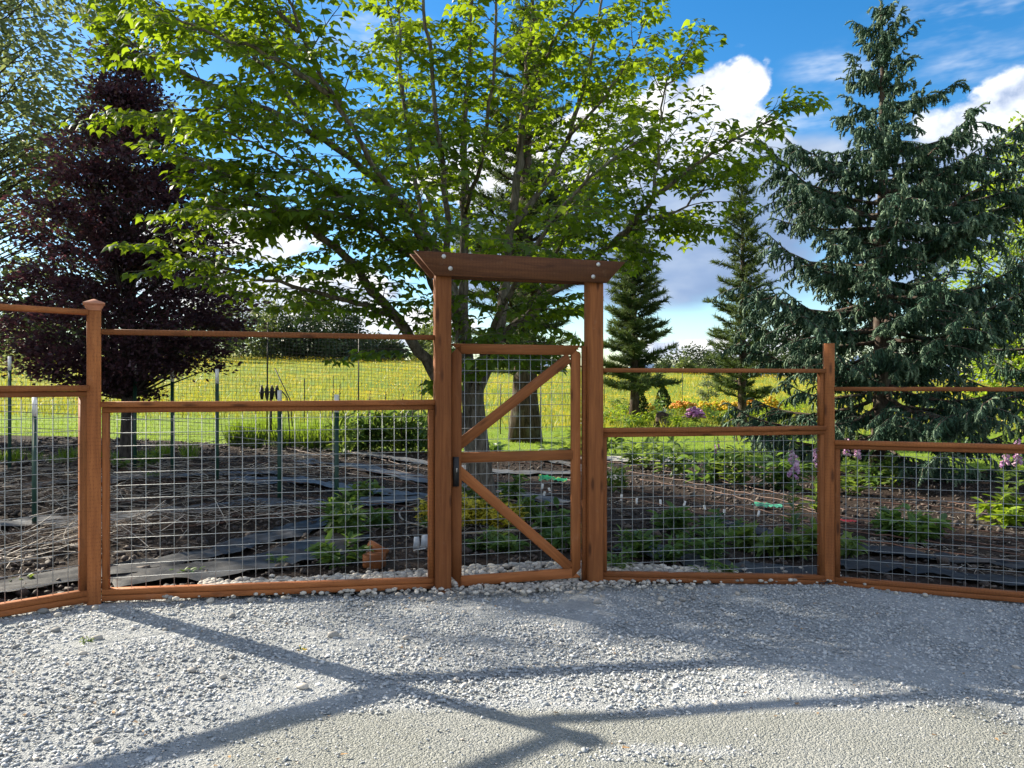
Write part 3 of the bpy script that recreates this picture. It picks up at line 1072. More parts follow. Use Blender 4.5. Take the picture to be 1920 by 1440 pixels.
def maple():
    D = 12.0
    q = lambda lst: [P(a, b, D + c) for (a, b, c) in lst]
    base = P(905, 950, D)
    base.z = gz(base.x, base.y)
    t = thing('maple_tree', 'tall spreading maple with several grey stems and bright green leaves behind the gate', 'tree', base)
    wood_g = Geo()
    limbs = [
        ([(905, 960, 0), (900, 900, 0), (893, 830, 0), (888, 770, 0), (884, 730, 0)], .235, .17),
        ([(893, 860, 0), (855, 775, -.1), (800, 675, -.5), (740, 592, -1.0), (670, 505, -1.6), (560, 405, -2.2), (430, 335, -2.8), (330, 290, -3.1)], .125, .02),
        ([(886, 750, 0), (862, 620, .2), (846, 520, .3), (800, 445, .2), (720, 345, -.2), (600, 255, -.8), (470, 190, -1.4), (330, 130, -2.0), (215, 65, -2.4)], .115, .018),
        ([(885, 740, 0), (868, 560, .5), (872, 400, .6), (870, 250, .7), (880, 100, .8), (888, -90, .9)], .105, .025),
        ([(886, 745, 0), (935, 640, .5), (945, 560, .7), (955, 430, .8), (975, 300, .9), (985, 180, 1.0), (1000, 0, 1.0), (1010, -120, 1.0)], .120, .028),
        ([(935, 640, .5), (1000, 580, .3), (1070, 522, 0), (1130, 470, -.3), (1190, 420, -.6), (1230, 362, -.8), (1300, 312, -1.0), (1390, 255, -1.2), (1490, 200, -1.3)], .085, .012),
        ([(1225, 368, -.8), (1236, 270, -.8), (1240, 180, -.9), (1288, 92, -1.0)], .030, .008),
        ([(957, 430, .8), (1030, 335, 1.0), (1075, 240, 1.3), (1105, 120, 1.5), (1130, 0, 1.6), (1140, -80, 1.6)], .065, .018),
        ([(1062, 260, 1.2), (1125, 195, .8), (1180, 110, .6), (1222, 20, .5)], .035, .008),
        ([(862, 610, .1), (790, 500, -1.0), (700, 425, -2.0), (600, 392, -2.8), (480, 395, -3.2), (385, 385, -3.4)], .070, .010),
        ([(800, 448, .2), (772, 300, .8), (752, 150, 1.0), (746, -40, 1.2)], .055, .018),
        ([(846, 520, .3), (832, 350, -.6), (816, 200, -1.0), (800, 50, -1.2), (790, -90, -1.3)], .060, .018),
        ([(720, 345, -.2), (640, 205, .3), (560, 95, .4), (480, 0, .4), (430, -60, .4)], .050, .014),
        ([(742, 594, -1.0), (650, 562, -1.7), (560, 540, -2.3), (440, 505, -2.9), (300, 462, -3.3)], .045, .010),
        ([(886, 745, 0), (870, 600, 1.5), (830, 450, 2.5), (780, 300, 3.0), (740, 100, 3.4), (720, -50, 3.4)], .075, .02),
        ([(888, 740, 0), (925, 610, -1.0), (985, 490, -1.9), (1045, 395, -2.3), (1120, 315, -2.5), (1210, 260, -2.5)], .070, .010),
        ([(882, 700, 0), (850, 560, -1.0), (780, 430, -2.0), (700, 300, -2.7), (620, 180, -3.1), (560, 60, -3.4), (520, -60, -3.6)], .070, .014),
        ([(890, 720, 0), (930, 630, -.8), (985, 590, -1.4), (1050, 560, -1.7)], .035, .008),
        ([(872, 400, .6), (915, 250, -.8), (930, 100, -1.2), (925, -60, -1.3)], .045, .015),
        ([(1190, 420, -.6), (1270, 400, -.4), (1330, 345, -.2), (1360, 320, 0)], .028, .008),
        ([(560, 405, -2.2), (480, 390, -2.6), (400, 350, -2.9)], .028, .008),
        ([(470, 190, -1.4), (360, 205, -2.0), (265, 215, -2.4)], .028, .008),
        ([(600, 255, -.8), (500, 120, -1.4), (380, 40, -1.8), (250, -10, -2.0), (180, -30, -2.0)], .040, .010),
        ([(945, 560, .7), (1020, 470, 1.8), (1080, 380, 2.6), (1130, 260, 3.0), (1170, 150, 3.0)], .055, .012),
        ([(985, 180, 1.0), (1050, 60, .6), (1110, -30, .5)], .035, .012),
        ([(700, 425, -2.0), (600, 330, -2.6), (500, 280, -3.0), (400, 240, -3.2)], .032, .008),
        ([(1000, 580, .3), (1060, 440, -.4), (1110, 370, -.8), (1150, 270, -1.0)], .035, .010),
        ([(935, 640, .5), (960, 660, -.6), (920, 690, -1.2), (880, 700, -1.5)], .02, .006),
        ([(620, 180, -3.1), (520, 110, -3.3), (400, 60, -3.5), (300, 20, -3.6)], .035, .01),
        ([(560, 60, -3.4), (470, -20, -3.5), (380, -80, -3.6)], .03, .01),
    ]
    ld, lu, lp, ls = [], [], [], []
    trunk = Geo()
    r1 = random.Random(21)

    def leaf(p, d):
        lp.append(p)
        ld.append(d)

    def spray(p, d, L, r, depth=0):
        """a thin branch with leaves in pairs, flattening out to horizontal"""
        n = max(3, int(L / 0.115))
        pts = [np.array(p)]
        dd = norm(np.array(d))
        side = norm(np.cross(dd, [0, 0, 1.0]))
        for i in range(n):
            dd = norm(dd + np.array([0, 0, -0.06 if dd[2] > -.15 else .02]) + rng.normal(size=3) * .07)
            pts.append(pts[-1] + dd * L / n)
        wood_g.tube(pts, np.linspace(r, max(r * .35, .0025), len(pts)), 3, cap=False)
        for i in range(1, len(pts)):
            sd = norm(np.cross(dd, [0, 0, 1.0]))
            for sg in (-1, 1):
                if r1.random() < (.92 if i < len(pts) - 1 else 1):
                    q = pts[i] + sd * sg * r1.uniform(.03, .09) + np.array([0, 0, r1.uniform(-.04, .01)])
                    leaf(q, norm(dd * .55 + sd * sg * .75 + np.array([0, 0, -.40]) + rng.normal(size=3) * .25))
            if depth == 0 and i < len(pts):
                sg = 1 if i % 2 else -1
                spray(pts[i], dd * .55 + sd * sg * .8 + np.array([0, 0, r1.uniform(-.05, .2)]), L * r1.uniform(.28, .5), r * .5, 1)
        leaf(pts[-1], norm(dd + np.array([0, 0, -.45])))

    for k, (pp, r0, r1_) in enumerate(limbs):
        pts = curve(q(pp), max(8, len(pp) * 4))
        if k > 0:
            pts[2:-1] += rng.normal(size=(len(pts) - 3, 3)) * .018
        rad = np.linspace(0, 1, len(pts))
        rad = r0 + (r1_ - r0) * rad ** .8
        if k == 0:
            rad[:5] *= np.array([1.45, 1.25, 1.12, 1.05, 1.02])
        (trunk if r0 > .1 else wood_g).tube(pts, rad, 9 if r0 > .1 else 6)
        if k == 0:
            continue
        seg = np.linalg.norm(np.diff(pts, axis=0), axis=1)
        cum = np.concatenate([[0], np.cumsum(seg)])
        L = cum[-1]
        s = L * (0.34 if L > 2.5 else .12)
        alt = 1
        while s < L:
            i = min(len(pts) - 2, int(np.searchsorted(cum, s)) - 1)
            tg = norm(pts[i + 1] - pts[i])
            sd = np.cross(tg, [0, 0, 1.0])
            sd = norm(sd) if np.linalg.norm(sd) > .15 else norm(np.array([r1.uniform(-1, 1), r1.uniform(-1, 1), 0]))
            ang = r1.uniform(-.9, .9)
            out = sd * alt * math.cos(ang) + np.cross(sd, tg) * math.sin(ang)
            d = tg * .62 + out * .75 + np.array([0, 0, .05])
            LL = (0.50 + 0.62 * (1 - s / L) ** .6) * r1.uniform(.7, 1.2)
            spray(pts[i], d, LL, .010)
            alt = -alt
            s += r1.uniform(.14, .255)
        spray(pts[-2], pts[-1] - pts[-3], .5, .008)
    lp_, ld_ = np.array(lp), np.array(ld)
    N = len(lp_)
    up = norm(np.array([0, 0, 1.0]) + rng.normal(size=(N, 3)) * .33)
    sc = rng.uniform(.085, .155, N)
    Mx = frames(ld_, up, np.stack([sc, sc, sc], -1))
    rv = rng.random(N)
    crown_ids = np.arange(N)
    # the leaves that stand out singly get objects of their own
    near = np.argsort(-(sc / lp_[:, 1]) - 0 * lp_[:, 2])
    vis = (lp_[:, 2] < CAMZ + .49 * lp_[:, 1])
    sel = [i for i in near if vis[i]][:290]
    keep = np.ones(N, bool)
    keep[sel] = False
    V, T_, r_ = inst(LEAF_V, LEAF_T, Mx[keep], lp_[keep], rv[keep])
    trunk.obj('trunk', M_MBARK, t)
    wood_g.obj('branches', M_MBARK, t)
    crown = mk('crown', V, T_, M_MAPLE, t, r_)
    lm = []
    for k in range(5):
        me = mesh('leaf', LEAF_V, LEAF_T, np.full(7, k / 4.0))
        me.materials.append(M_MAPLE)
        lm.append(me)
    for i in sel:
        W = Matrix(Mx[i].tolist()).to_4x4()
        W.translation = Vector(lp_[i])
        place('leaf', lm[int(rv[i] * 4.99)], W, crown)
    print('maple leaves', N)


maple()


def leaf_tree(name, label, base, height, prof, n_clump, per, leaf, mats, trunk_r, bark_m, clump_r=(.25, .55), seedv=1, tilt=0.35, group=None, flat=.6, trunk_frac=.9, low=.12, droop=-.25, tv=DIA_V, tt=DIA_T, cat='tree', extra=None):
    """trunk, limbs that reach every leaf clump, and a crown of single leaves; prof = [(height fraction, radius m)]"""
    rr = np.random.default_rng(seedv)
    base = Vector(base)
    t = thing(name, label, cat, base, group)
    hs, rs = zip(*prof)
    C = []
    while len(C) < n_clump:
        f = rr.uniform(hs[0], hs[-1])
        rm = np.interp(f, hs, rs)
        if rr.random() > (rm / max(rs)) ** 1.2 + .05:
            continue
        a = rr.uniform(0, 2 * math.pi)
        q = rm * math.sqrt(rr.uniform(.04, 1)) * rr.uniform(.85, 1.08)
        C.append((base.x + q * math.cos(a), base.y + q * math.sin(a), base.z + f * height))
    C = np.array(C)
    g = Geo()
    tp = [base + Vector((0, 0, -.1))]
    for i in range(1, 9):
        f = i / 8 * trunk_frac
        tp.append(base + Vector((rr.normal() * .02 * height * .3 * f, rr.normal() * .02 * height * .3 * f, height * f)))
    tpa = np.array([list(v) for v in tp])
    g.tube(tpa, trunk_r * np.linspace(1, .12, 9) ** .8 * np.array([1.3] + [1] * 8), 8)
    g.obj('trunk', bark_m, t)
    b = Geo()
    for c in C:
        hz = max(base.z + low * height, c[2] - np.hypot(c[0] - base.x, c[1] - base.y) * rr.uniform(.4, .8))
        fx = np.interp(hz, tpa[:, 2], tpa[:, 0]), np.interp(hz, tpa[:, 2], tpa[:, 1])
        s = np.array([fx[0], fx[1], hz])
        m = (s + c) / 2 + np.array([0, 0, .06 * height * rr.uniform(-.3, .6)])
        b.tube(curve([s, m, c], 5), np.linspace(trunk_r * .22, trunk_r * .04, 5), 3, cap=False)
    b.obj('branches', bark_m, t)
    cr = rr.uniform(*clump_r, n_clump)
    ci = rr.integers(0, n_clump, n_clump * per)
    off = rr.normal(size=(len(ci), 3)) * np.array([.62, .62, .62 * flat]) * cr[ci][:, None]
    pos = C[ci] + off
    d = norm(off + rr.normal(size=off.shape) * .25 + (C[ci] - np.array([base.x, base.y, 0])) * np.array([.3, .3, 0]) + np.array([0, 0, droop]))
    up = norm(np.array([0, 0, 1.0]) + rr.normal(size=off.shape) * tilt)
    sc = rr.uniform(.7, 1.25, len(ci)) * leaf
    mats = mats if isinstance(mats, list) else [mats]
    V, T_, r_ = inst(tv, tt, frames(d, up, sc), pos, np.clip(rr.random(len(ci)) * .7 + (cr[ci] - clump_r[0]) / (clump_r[1] - clump_r[0] + 1e-6) * .3, 0, 1))
    mk('crown', V, T_, mats[0], t, r_)
    return t


# purple-leaved tree on the left
b = G(240, 872)
leaf_tree('purple_tree', 'dark purple-leaved tree with a conical crown behind the capped fence post', b, (872 - 92) / F * b.y,
          [(.165, .6), (.24, 1.75), (.35, 2.25), (.45, 1.95), (.60, 1.55), (.72, 1.25), (.84, .70), (.93, .34), (1.0, .08)], 430, 128, .092, M_PURPLE, .135, M_PBARK,
          (.18, .46), 4, tilt=.6, flat=.38, low=.16, droop=.05)
# low purple skirt spreading to the right of it
# tall pale tree at the left edge
b = Vector((-13.4, 18.0, gz(-13.4, 18.0)))
leaf_tree('alder_tree', 'pale grey-green tree rising behind the purple tree', b, 14.5,
          [(.10, 2.2), (.3, 4.2), (.55, 4.6), (.8, 3.6), (1.0, 1.0)], 430, 78, .17, M_ALDER, .14, M_PBARK, (.30, .70), 8, tilt=.7)


# ---------------- conifers
def tube_template(nseg, n, length, r0, curve_amt):
    pts, rad = [], []
    for i in range(nseg + 1):
        f = i / nseg
        pts.append((0, length * (f - .25 * f * f), -curve_amt * f ** 1.6))
        rad.append(r0 * (0.6, 1.05, .55)[min(2, i)])
    g = Geo()
    g.tube(pts, np.array(rad), n, cap=False)
    return g


def fur(g, nseg, length, r, curve_amt, count, nl, seed):
    rr = np.random.default_rng(seed)
    for k in range(count):
        f = rr.uniform(.05, 1.0)
        a = rr.uniform(0, 6.28)
        c = np.array([0, length * (f - .25 * f * f), -curve_amt * f ** 1.6])
        d = norm(np.array([math.cos(a), .9, math.sin(a)]))
        s = norm(np.cross(d, [0, 1, .3])) * nl * .22
        o = c + np.array([math.cos(a), 0, math.sin(a)]) * r * .4
        g.add([o - s, o + s, o + d * nl], T=[[0, 1, 2]])


def branchlets(seed):
    out = []
    for k in range(3):
        g = tube_template(2, 4, 1.0, .095, .30 + .16 * k)
        fur(g, 2, 1.0, .095, .30 + .16 * k, 16, .22, seed + k)
        V, T_, _ = g.arr()
        out.append((V, T_))
    return out


SPRIG = branchlets(40)


def tuft_template(seed, n=11, spread=.75):
    rr = np.random.default_rng(seed)
    g = Geo()
    for k in range(n):
        d = norm(np.array([rr.normal() * spread, 1.0, rr.normal() * spread * .8 + .15]))
        s = norm(np.cross(d, rr.normal(size=3))) * .055
        o = np.array([0, rr.uniform(-.1, .5), 0]) + rr.normal(size=3) * .05
        L = rr.uniform(.4, .85)
        g.add([o - s, o + s, o + d * L], T=[[0, 1, 2]])
    V, T_, _ = g.arr()
    return V, T_


TUFT = [tuft_template(60 + k) for k in range(4)]


def conifer(name, label, base, height, prof, n_limb, mats, trunk_r, bark_m, seedv, spacing, blen, droop, rise, side_len=.30, lean=(0, 0), hang=True, first=.06, gap=None, cat='tree', extra_limbs=()):
    rr = np.random.default_rng(seedv)
    base = Vector(base)
    t = thing(name, label, cat, base)
    hs, rs = zip(*prof)
    tg = Geo()
    zz = np.linspace(-.1, height, 10)
    tp = np.stack([base.x + lean[0] * zz / height + rr.normal(size=10) * .02, base.y + lean[1] * zz / height + rr.normal(size=10) * .02, base.z + zz], -1)
    tg.tube(tp, trunk_r * np.linspace(1, .06, 10) ** .9 * np.array([1.35, 1.05] + [1] * 8), 9)
    tg.obj('trunk', bark_m, t)
    bg = Geo()
    pos, dr, scl, rv = [], [], [], []

    def sprigs(pts, spacing_, blen_, depth, out):
        seg = np.linalg.norm(np.diff(pts, axis=0), axis=1)
        cum = np.concatenate([[0], np.cumsum(seg)])
        L = cum[-1]
        s = L * (.12 if depth == 0 else .08)
        sg = 1
        while s < L:
            i = min(len(pts) - 2, max(0, int(np.searchsorted(cum, s)) - 1))
            tt = norm(pts[i + 1] - pts[i])
            c = pts[i] + (pts[i + 1] - pts[i]) * ((s - cum[i]) / (seg[i] + 1e-9))
            sd = norm(np.cross(tt, [0, 0, 1.0]))
            if hang:
                d = tt * rr.uniform(.25, .7) + sd * sg * rr.uniform(.15, .75) + np.array([0, 0, -rr.uniform(.45, 1.25)])
                if rr.random() < .30:
                    d = tt * rr.uniform(.7, 1.0) + sd * sg * rr.uniform(.3, .8) + np.array([0, 0, rr.uniform(-.05, .35)])
            else:
                d = tt * rr.uniform(.6, 1.0) + sd * sg * rr.uniform(.2, .9) + np.array([0, 0, rr.uniform(-.25, .6)])
            pos.append(c)
            dr.append(d)
            scl.append(blen_ * rr.uniform(.65, 1.2) * (1 - .25 * s / L))
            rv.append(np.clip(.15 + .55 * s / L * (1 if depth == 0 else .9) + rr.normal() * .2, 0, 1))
            sg = -sg
            s += spacing_ * rr.uniform(.7, 1.3)
        pos.append(pts[-1])
        dr.append(pts[-1] - pts[-2] + np.array([0, 0, -.03 if hang else .03]))
        scl.append(blen_ * .8)
        rv.append(.9)

    def limb(start, az, L, ris, drp, r):
        o = np.array([math.cos(az), math.sin(az), 0])
        n = 9
        pts = []
        for i in range(n):
            f = i / (n - 1)
            pts.append(np.array(start) + o * L * f + np.array([0, 0, L * (ris * f - drp * f * (1 - f) * 1.6 + .10 * f ** 3 * (1 if hang else 0))]))
        pts = np.array(pts)
        pts[1:] += np.cumsum(rr.normal(size=(n - 1, 3)) * .012 * L ** .5, 0)
        bg.tube(pts, np.linspace(r, r * .2, n), 4, cap=False)
        sprigs(pts, spacing, blen, 0, o)
        # side branches
        m = int(L / side_len)
        for k in range(m):
            f = .22 + .74 * (k + rr.random()) / m
            i = min(n - 2, int(f * (n - 1)))
            c = pts[i] + (pts[i + 1] - pts[i]) * (f * (n - 1) - i)
            sgn = 1 if k % 2 else -1
            a2 = az + sgn * rr.uniform(.55, 1.1)
            L2 = L * rr.uniform(.18, .36) * (1.15 - .5 * f)
            o2 = np.array([math.cos(a2), math.sin(a2), 0])
            p2 = np.array([c + o2 * L2 * g_ + np.array([0, 0, L2 * (.10 * g_ - (.35 if hang else -.15) * g_ * g_)]) for g_ in np.linspace(0, 1, 5)])
            bg.tube(p2, np.linspace(r * .4, r * .12, 5), 3, cap=False)
            sprigs(p2, spacing * 1.1, blen * .95, 1, o2)

    ga = 2.399
    for k in range(n_limb):
        thin = 1.0
        f = first + (1 - first) * (max(0.0, k + rr.uniform(-.4, .4)) / n_limb) ** .92
        f = min(.985, max(first, f))
        az = k * ga + rr.normal() * (.25 if hang else .5)
        if hang and f > .64 and rr.random() < .22:
            continue
        L = float(np.interp(f, hs, rs)) * (rr.uniform(.66, 1.14) if hang else rr.uniform(.45, 1.18))
        z = base.z + f * height
        s = (np.interp(z, tp[:, 2], tp[:, 0]), np.interp(z, tp[:, 2], tp[:, 1]), z)
        ris = rise(f) + rr.normal() * (.11 if hang else .17)
        limb(s, az, max(L, .15), ris, droop(f), max(.012, trunk_r * .26 * (L / max(rs))))
    for (f, az, L, ris, drp) in extra_limbs:
        z = base.z + f * height
        s = (np.interp(z, tp[:, 2], tp[:, 0]), np.interp(z, tp[:, 2], tp[:, 1]), z)
        limb(s, az, L, ris, drp, .05)
    # leader
    sprigs(tp[-3:], spacing * .5, blen * .7, 0, None)
    pos_, dr_, sc_, rv_ = np.array(pos), np.array(dr), np.array(scl), np.array(rv)
    up = norm(np.array([0, 0, 1.0]) + rr.normal(size=pos_.shape) * .3)
    tmpl = SPRIG if hang else TUFT
    ti = rr.integers(0, len(tmpl), len(pos_))
    parts = []
    for k, (tv, tt) in enumerate(tmpl):
        m = ti == k
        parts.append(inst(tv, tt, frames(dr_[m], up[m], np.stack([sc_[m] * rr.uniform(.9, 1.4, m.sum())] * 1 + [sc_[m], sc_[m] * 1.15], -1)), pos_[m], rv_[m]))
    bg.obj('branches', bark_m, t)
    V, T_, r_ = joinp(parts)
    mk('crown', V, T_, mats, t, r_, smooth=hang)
    print(name, 'sprigs', len(pos_), 'tris', len(T_))
    return t


sb = Vector((8.15, 17.0, gz(8.15, 17.0)))
conifer('spruce_tree', 'large dark spruce with drooping branchlets behind the fence', sb, (0 + 720 - 5) / F * 17 + CAMZ - sb.z,
        [(.05, 3.1), (.2, 3.3), (.36, 3.05), (.50, 2.9), (.62, 2.4), (.70, 1.65), (.80, 1.2), (.90, .75), (.97, .35), (1, .12)], 138, M_SPRUCE, .21, M_SBARK, 31,
        .043, .255, lambda f: .24 if f < .45 else .04, lambda f: -.04 + .36 * f, side_len=.235,
        extra_limbs=[(.54, 3.25, 2.9, .50, .15), (.60, 3.0, 2.1, .50, .15), (.56, -.15, 3.3, .62, .12), (.52, .1, 3.7, .50, .15), (.45, -.3, 3.6, .45, .15), (.36, 3.35, 3.2, .05, .2)])
sb2 = Vector((14.2, 20.5, gz(14.2, 20.5)))
conifer('spruce_tree', 'smaller spruce growing close beside the large one', sb2, 8.6,
        [(.04, 2.9), (.3, 3.0), (.6, 2.0), (.85, .9), (1, .15)], 60, M_SPRUCE, .17, M_SBARK, 33, .085, .30, lambda f: .28, lambda f: .05 + .35 * f, side_len=.42)


def redwood(label, px, py_base, py_top, d, prof, n, seed, tr, sp=.10, bl=.30, col=None):
    b = P(px, py_base, d)
    b.z = gz(b.x, b.y)
    h = (720 - py_top) / F * d + CAMZ - b.z
    return conifer('redwood_tree', label, b, h, prof, n, M_REDW, tr, M_RBARK, seed, sp, bl, lambda f: .12 if f < .6 else 0, lambda f: .10 + .55 * f, side_len=.34, hang=False, first=.15)


redwood('conical redwood with a bare lower trunk beside the arbor', 1190, 748, 412, 33, [(.08, 1.3), (.2, 1.6), (.5, 1.35), (.75, .95), (.92, .45), (1, .1)], 150, 51, .20, .075, .42)
redwood('slender redwood partly hidden by the large spruce', 1392, 770, 318, 27, [(.06, 1.35), (.25, 1.45), (.5, .98), (.75, .62), (.92, .28), (1, .06)], 150, 52, .17, .070, .33)
redwood('old redwood with a flared dark trunk behind the maple', 985, 822, 10, 25, [(.14, 1.9), (.3, 2.4), (.55, 2.0), (.8, 1.2), (1, .15)], 120, 53, .44, .085, .42)
g = Geo()

# bright green tree at the right edge
b = Vector((19.5, 29.0, gz(19.5, 29.0)))
leaf_tree('lime_green_tree', 'bright yellow-green tree peeping out behind the spruces', b, 12.2,
          [(.06, 2.2), (.3, 3.0), (.6, 3.0), (.85, 1.9), (1, .6)], 200, 60, .20, M_LIME, .2, M_PBARK, (.35, .7), 12, tilt=.7)

# trees along the far edge of the field
far_spec = [(395, 655, 560, 100, 3.4, M_FARL, 'pale willow'), (455, 668, 545, 112, 4.2, M_FARL, ''), (510, 668, 560, 120, 3.8, M_FARL, ''), (568, 668, 548, 118, 4.4, M_FAR, ''), (612, 672, 535, 122, 4.4, M_FAR, ''),
            (650, 672, 585, 124, 3.2, M_FAR, ''), (530, 668, 610, 116, 3.6, M_FAR, ''), (590, 670, 620, 116, 4.2, M_FAR, ''), (700, 678, 628, 125, 3.2, M_FAR, ''), (735, 680, 640, 126, 2.6, M_FAR, ''),
            (672, 676, 640, 120, 3.0, M_FAR, ''), (830, 684, 560, 128, 2.6, M_FARL, ''), (800, 684, 610, 150, 2.6, M_FARL, ''), (30, 650, 560, 95, 4.2, M_FAR, ''), (120, 655, 570, 98, 4.0, M_FARL, ''), (320, 660, 600, 104, 3.4, M_FAR, ''),
            (1268, 700, 655, 190, 5.0, M_FAR, ''), (1300, 700, 650, 195, 5.0, M_FAR, ''), (1335, 700, 655, 190, 4.5, M_FAR, ''), (1285, 702, 672, 175, 3.2, M_FARL, ''), (1240, 700, 672, 200, 2.6, M_FAR, ''), (1365, 700, 660, 195, 5.0, M_FAR, ''),
            (1420, 700, 640, 180, 6.0, M_FAR, ''), (1500, 705, 620, 170, 7.0, M_FAR, ''), (1600, 705, 600, 160, 7.0, M_FAR, ''), (1700, 705, 590, 160, 7.0, M_FAR, ''), (1800, 705, 600, 160, 7.0, M_FAR, ''), (1890, 705, 600, 160, 7.0, M_FAR, ''), (1985, 705, 590, 160, 7.0, M_FAR, ''),
            (-70, 655, 560, 95, 5.0, M_FAR, ''), (-180, 655, 540, 100, 6.0, M_FAR, '')]
for k, (px, pb, pt, d, r, m, _) in enumerate(far_spec):
    b = P(px, pb, d)
    b.z = gz(b.x, b.y) - .1
    h = max(1.5, (720 - pt) / F * d + CAMZ - b.z)
    lab = ('dark leafy' if m is M_FAR else 'pale green') + " tree at the meadow's far edge "
    lab += 'behind the purple tree' if px < 350 else 'between the purple tree and the maple trunk' if px < 760 else 'glimpsed past the maple limbs' if px < 900 else 'in the gap between the redwoods' if px < 1345 else 'behind the spruces'
    leaf_tree('distant_tree', lab, b, h, [(.02, r * .75), (.3, r), (.6, r * .85), (.85, r * .5), (1, r * .12)], 60, 42, .55 if d < 140 else .7, m, .2, M_PBARK,
              (r * .16, r * .34), 100 + k, tilt=.9, group='tree row beyond the meadow', flat=.8, low=.05)

# ridge on the horizon
g = Geo()
xs = np.linspace(-2500, 4000, 90)
zs = 150 + 70 * snoise(xs * .004, xs * 0, 1.0) + 25 * snoise(xs * .02, xs * 0 + 4, 1.0)
V = np.vstack([np.stack([xs, np.full(90, 6000.0), np.full(90, -150.0)], -1), np.stack([xs, np.full(90, 6300.0), zs], -1), np.stack([xs, np.full(90, 6900.0), np.full(90, -150.0)], -1)])
i = np.arange(89)
Q = np.vstack([np.stack([i, i + 1, i + 91, i + 90], -1), np.stack([i + 90, i + 91, i + 181, i + 180], -1)])
M_HILL = plain('far_ridge', (0.10, 0.16, 0.26), 0.95, var=.25, scale=.004)  # blue of distant haze is put into the base colour
mk('hills', V, Q, M_HILL, None, None, True, 'structure')

# ------------------------------------------------------------------ grass
BL_V = np.array([[-.028, 0, 0], [.028, 0, 0], [.018, .55, .05], [-.018, .55, .05], [0, 1.0, .28]])
BL_T = np.array([[0, 1, 2], [0, 2, 3], [3, 2, 4]])


def blades(name, x, y, hgt, mat, parent=None, lean=.35, zoff=0.0, wide=1.0, kind='stuff', rbias=None):
    n = len(x)
    d = norm(np.stack([rng.normal(size=n) * lean, rng.normal(size=n) * lean, np.ones(n)], -1))
    up = norm(rng.normal(size=(n, 3)) * np.array([1, 1, .1]))
    Mx = frames(d, up, np.stack([hgt * wide, hgt, hgt], -1))
    V, T_, r_ = inst(BL_V, BL_T, Mx, np.stack([x, y, H(x, y) + zoff], -1), rbias)
    return mk(name, V, T_, mat, parent, r_, False, kind)


# meadow blades and buttercups, thinning out with distance
n = 34000
d = 29 * (130 / 29) ** rng.random(n)
x = rng.uniform(-.78, .78, n) * d
patch = snoise(x, d, .05)
blades('meadow_grass', x, d, rng.uniform(.28, .55, n) * (1 + d * .004), M_FIELD, meadow, .3, -.08, wide=1.2, rbias=np.clip(.45 + .4 * snoise(x, d * .5, .06) + rng.normal(size=n) * .2, 0, 1))
n = 42000
d = 31 * (131 / 31) ** rng.random(n)
x = rng.uniform(-.75, .75, n) * d
keep = rng.random(n) < (.10 + .75 * sst(-.2, .9, snoise(x, d * .6, .09)) * sst(30, 55, d) + .35 * sst(55, 115, d))
x, d = x[keep], d[keep]
fl = rot_random(len(x)) * (rng.uniform(.012, .022, len(x)) * (1 + d * .010))[:, None, None]
V, T_, r_ = inst(np.array([[-1, -1, 0], [1, -1, .2], [1, 1, 0], [-1, 1, .2]]), np.array([[0, 1, 2], [0, 2, 3]]), fl, np.stack([x, d, H(x, d) + rng.uniform(.25, .48, len(x))], -1))
mk('buttercups', V, T_, M_BUTTER, meadow, r_, False, 'stuff')
# lawn
n = 30000
d = 17 * (31 / 17) ** rng.random(n)
x = rng.uniform(-.75, .75, n) * d
keep = ~in_garden(x, d)
blades('lawn_grass', x[keep], d[keep], rng.uniform(.06, .13, keep.sum()), M_GRASS, lawn, .5, -.035, wide=2.2)


# ------------------------------------------------------------------ plants
LAN_V = np.array([[0, 0, 0], [.13, .35, .05], [.11, .7, -.02], [0, 1.0, -.18], [-.11, .7, -.02], [-.13, .35, .05], [0, .5, -.02]])
LAN_T = np.array([[0, 1, 6], [1, 2, 6], [2, 3, 6], [3, 4, 6], [4, 5, 6], [5, 0, 6]])


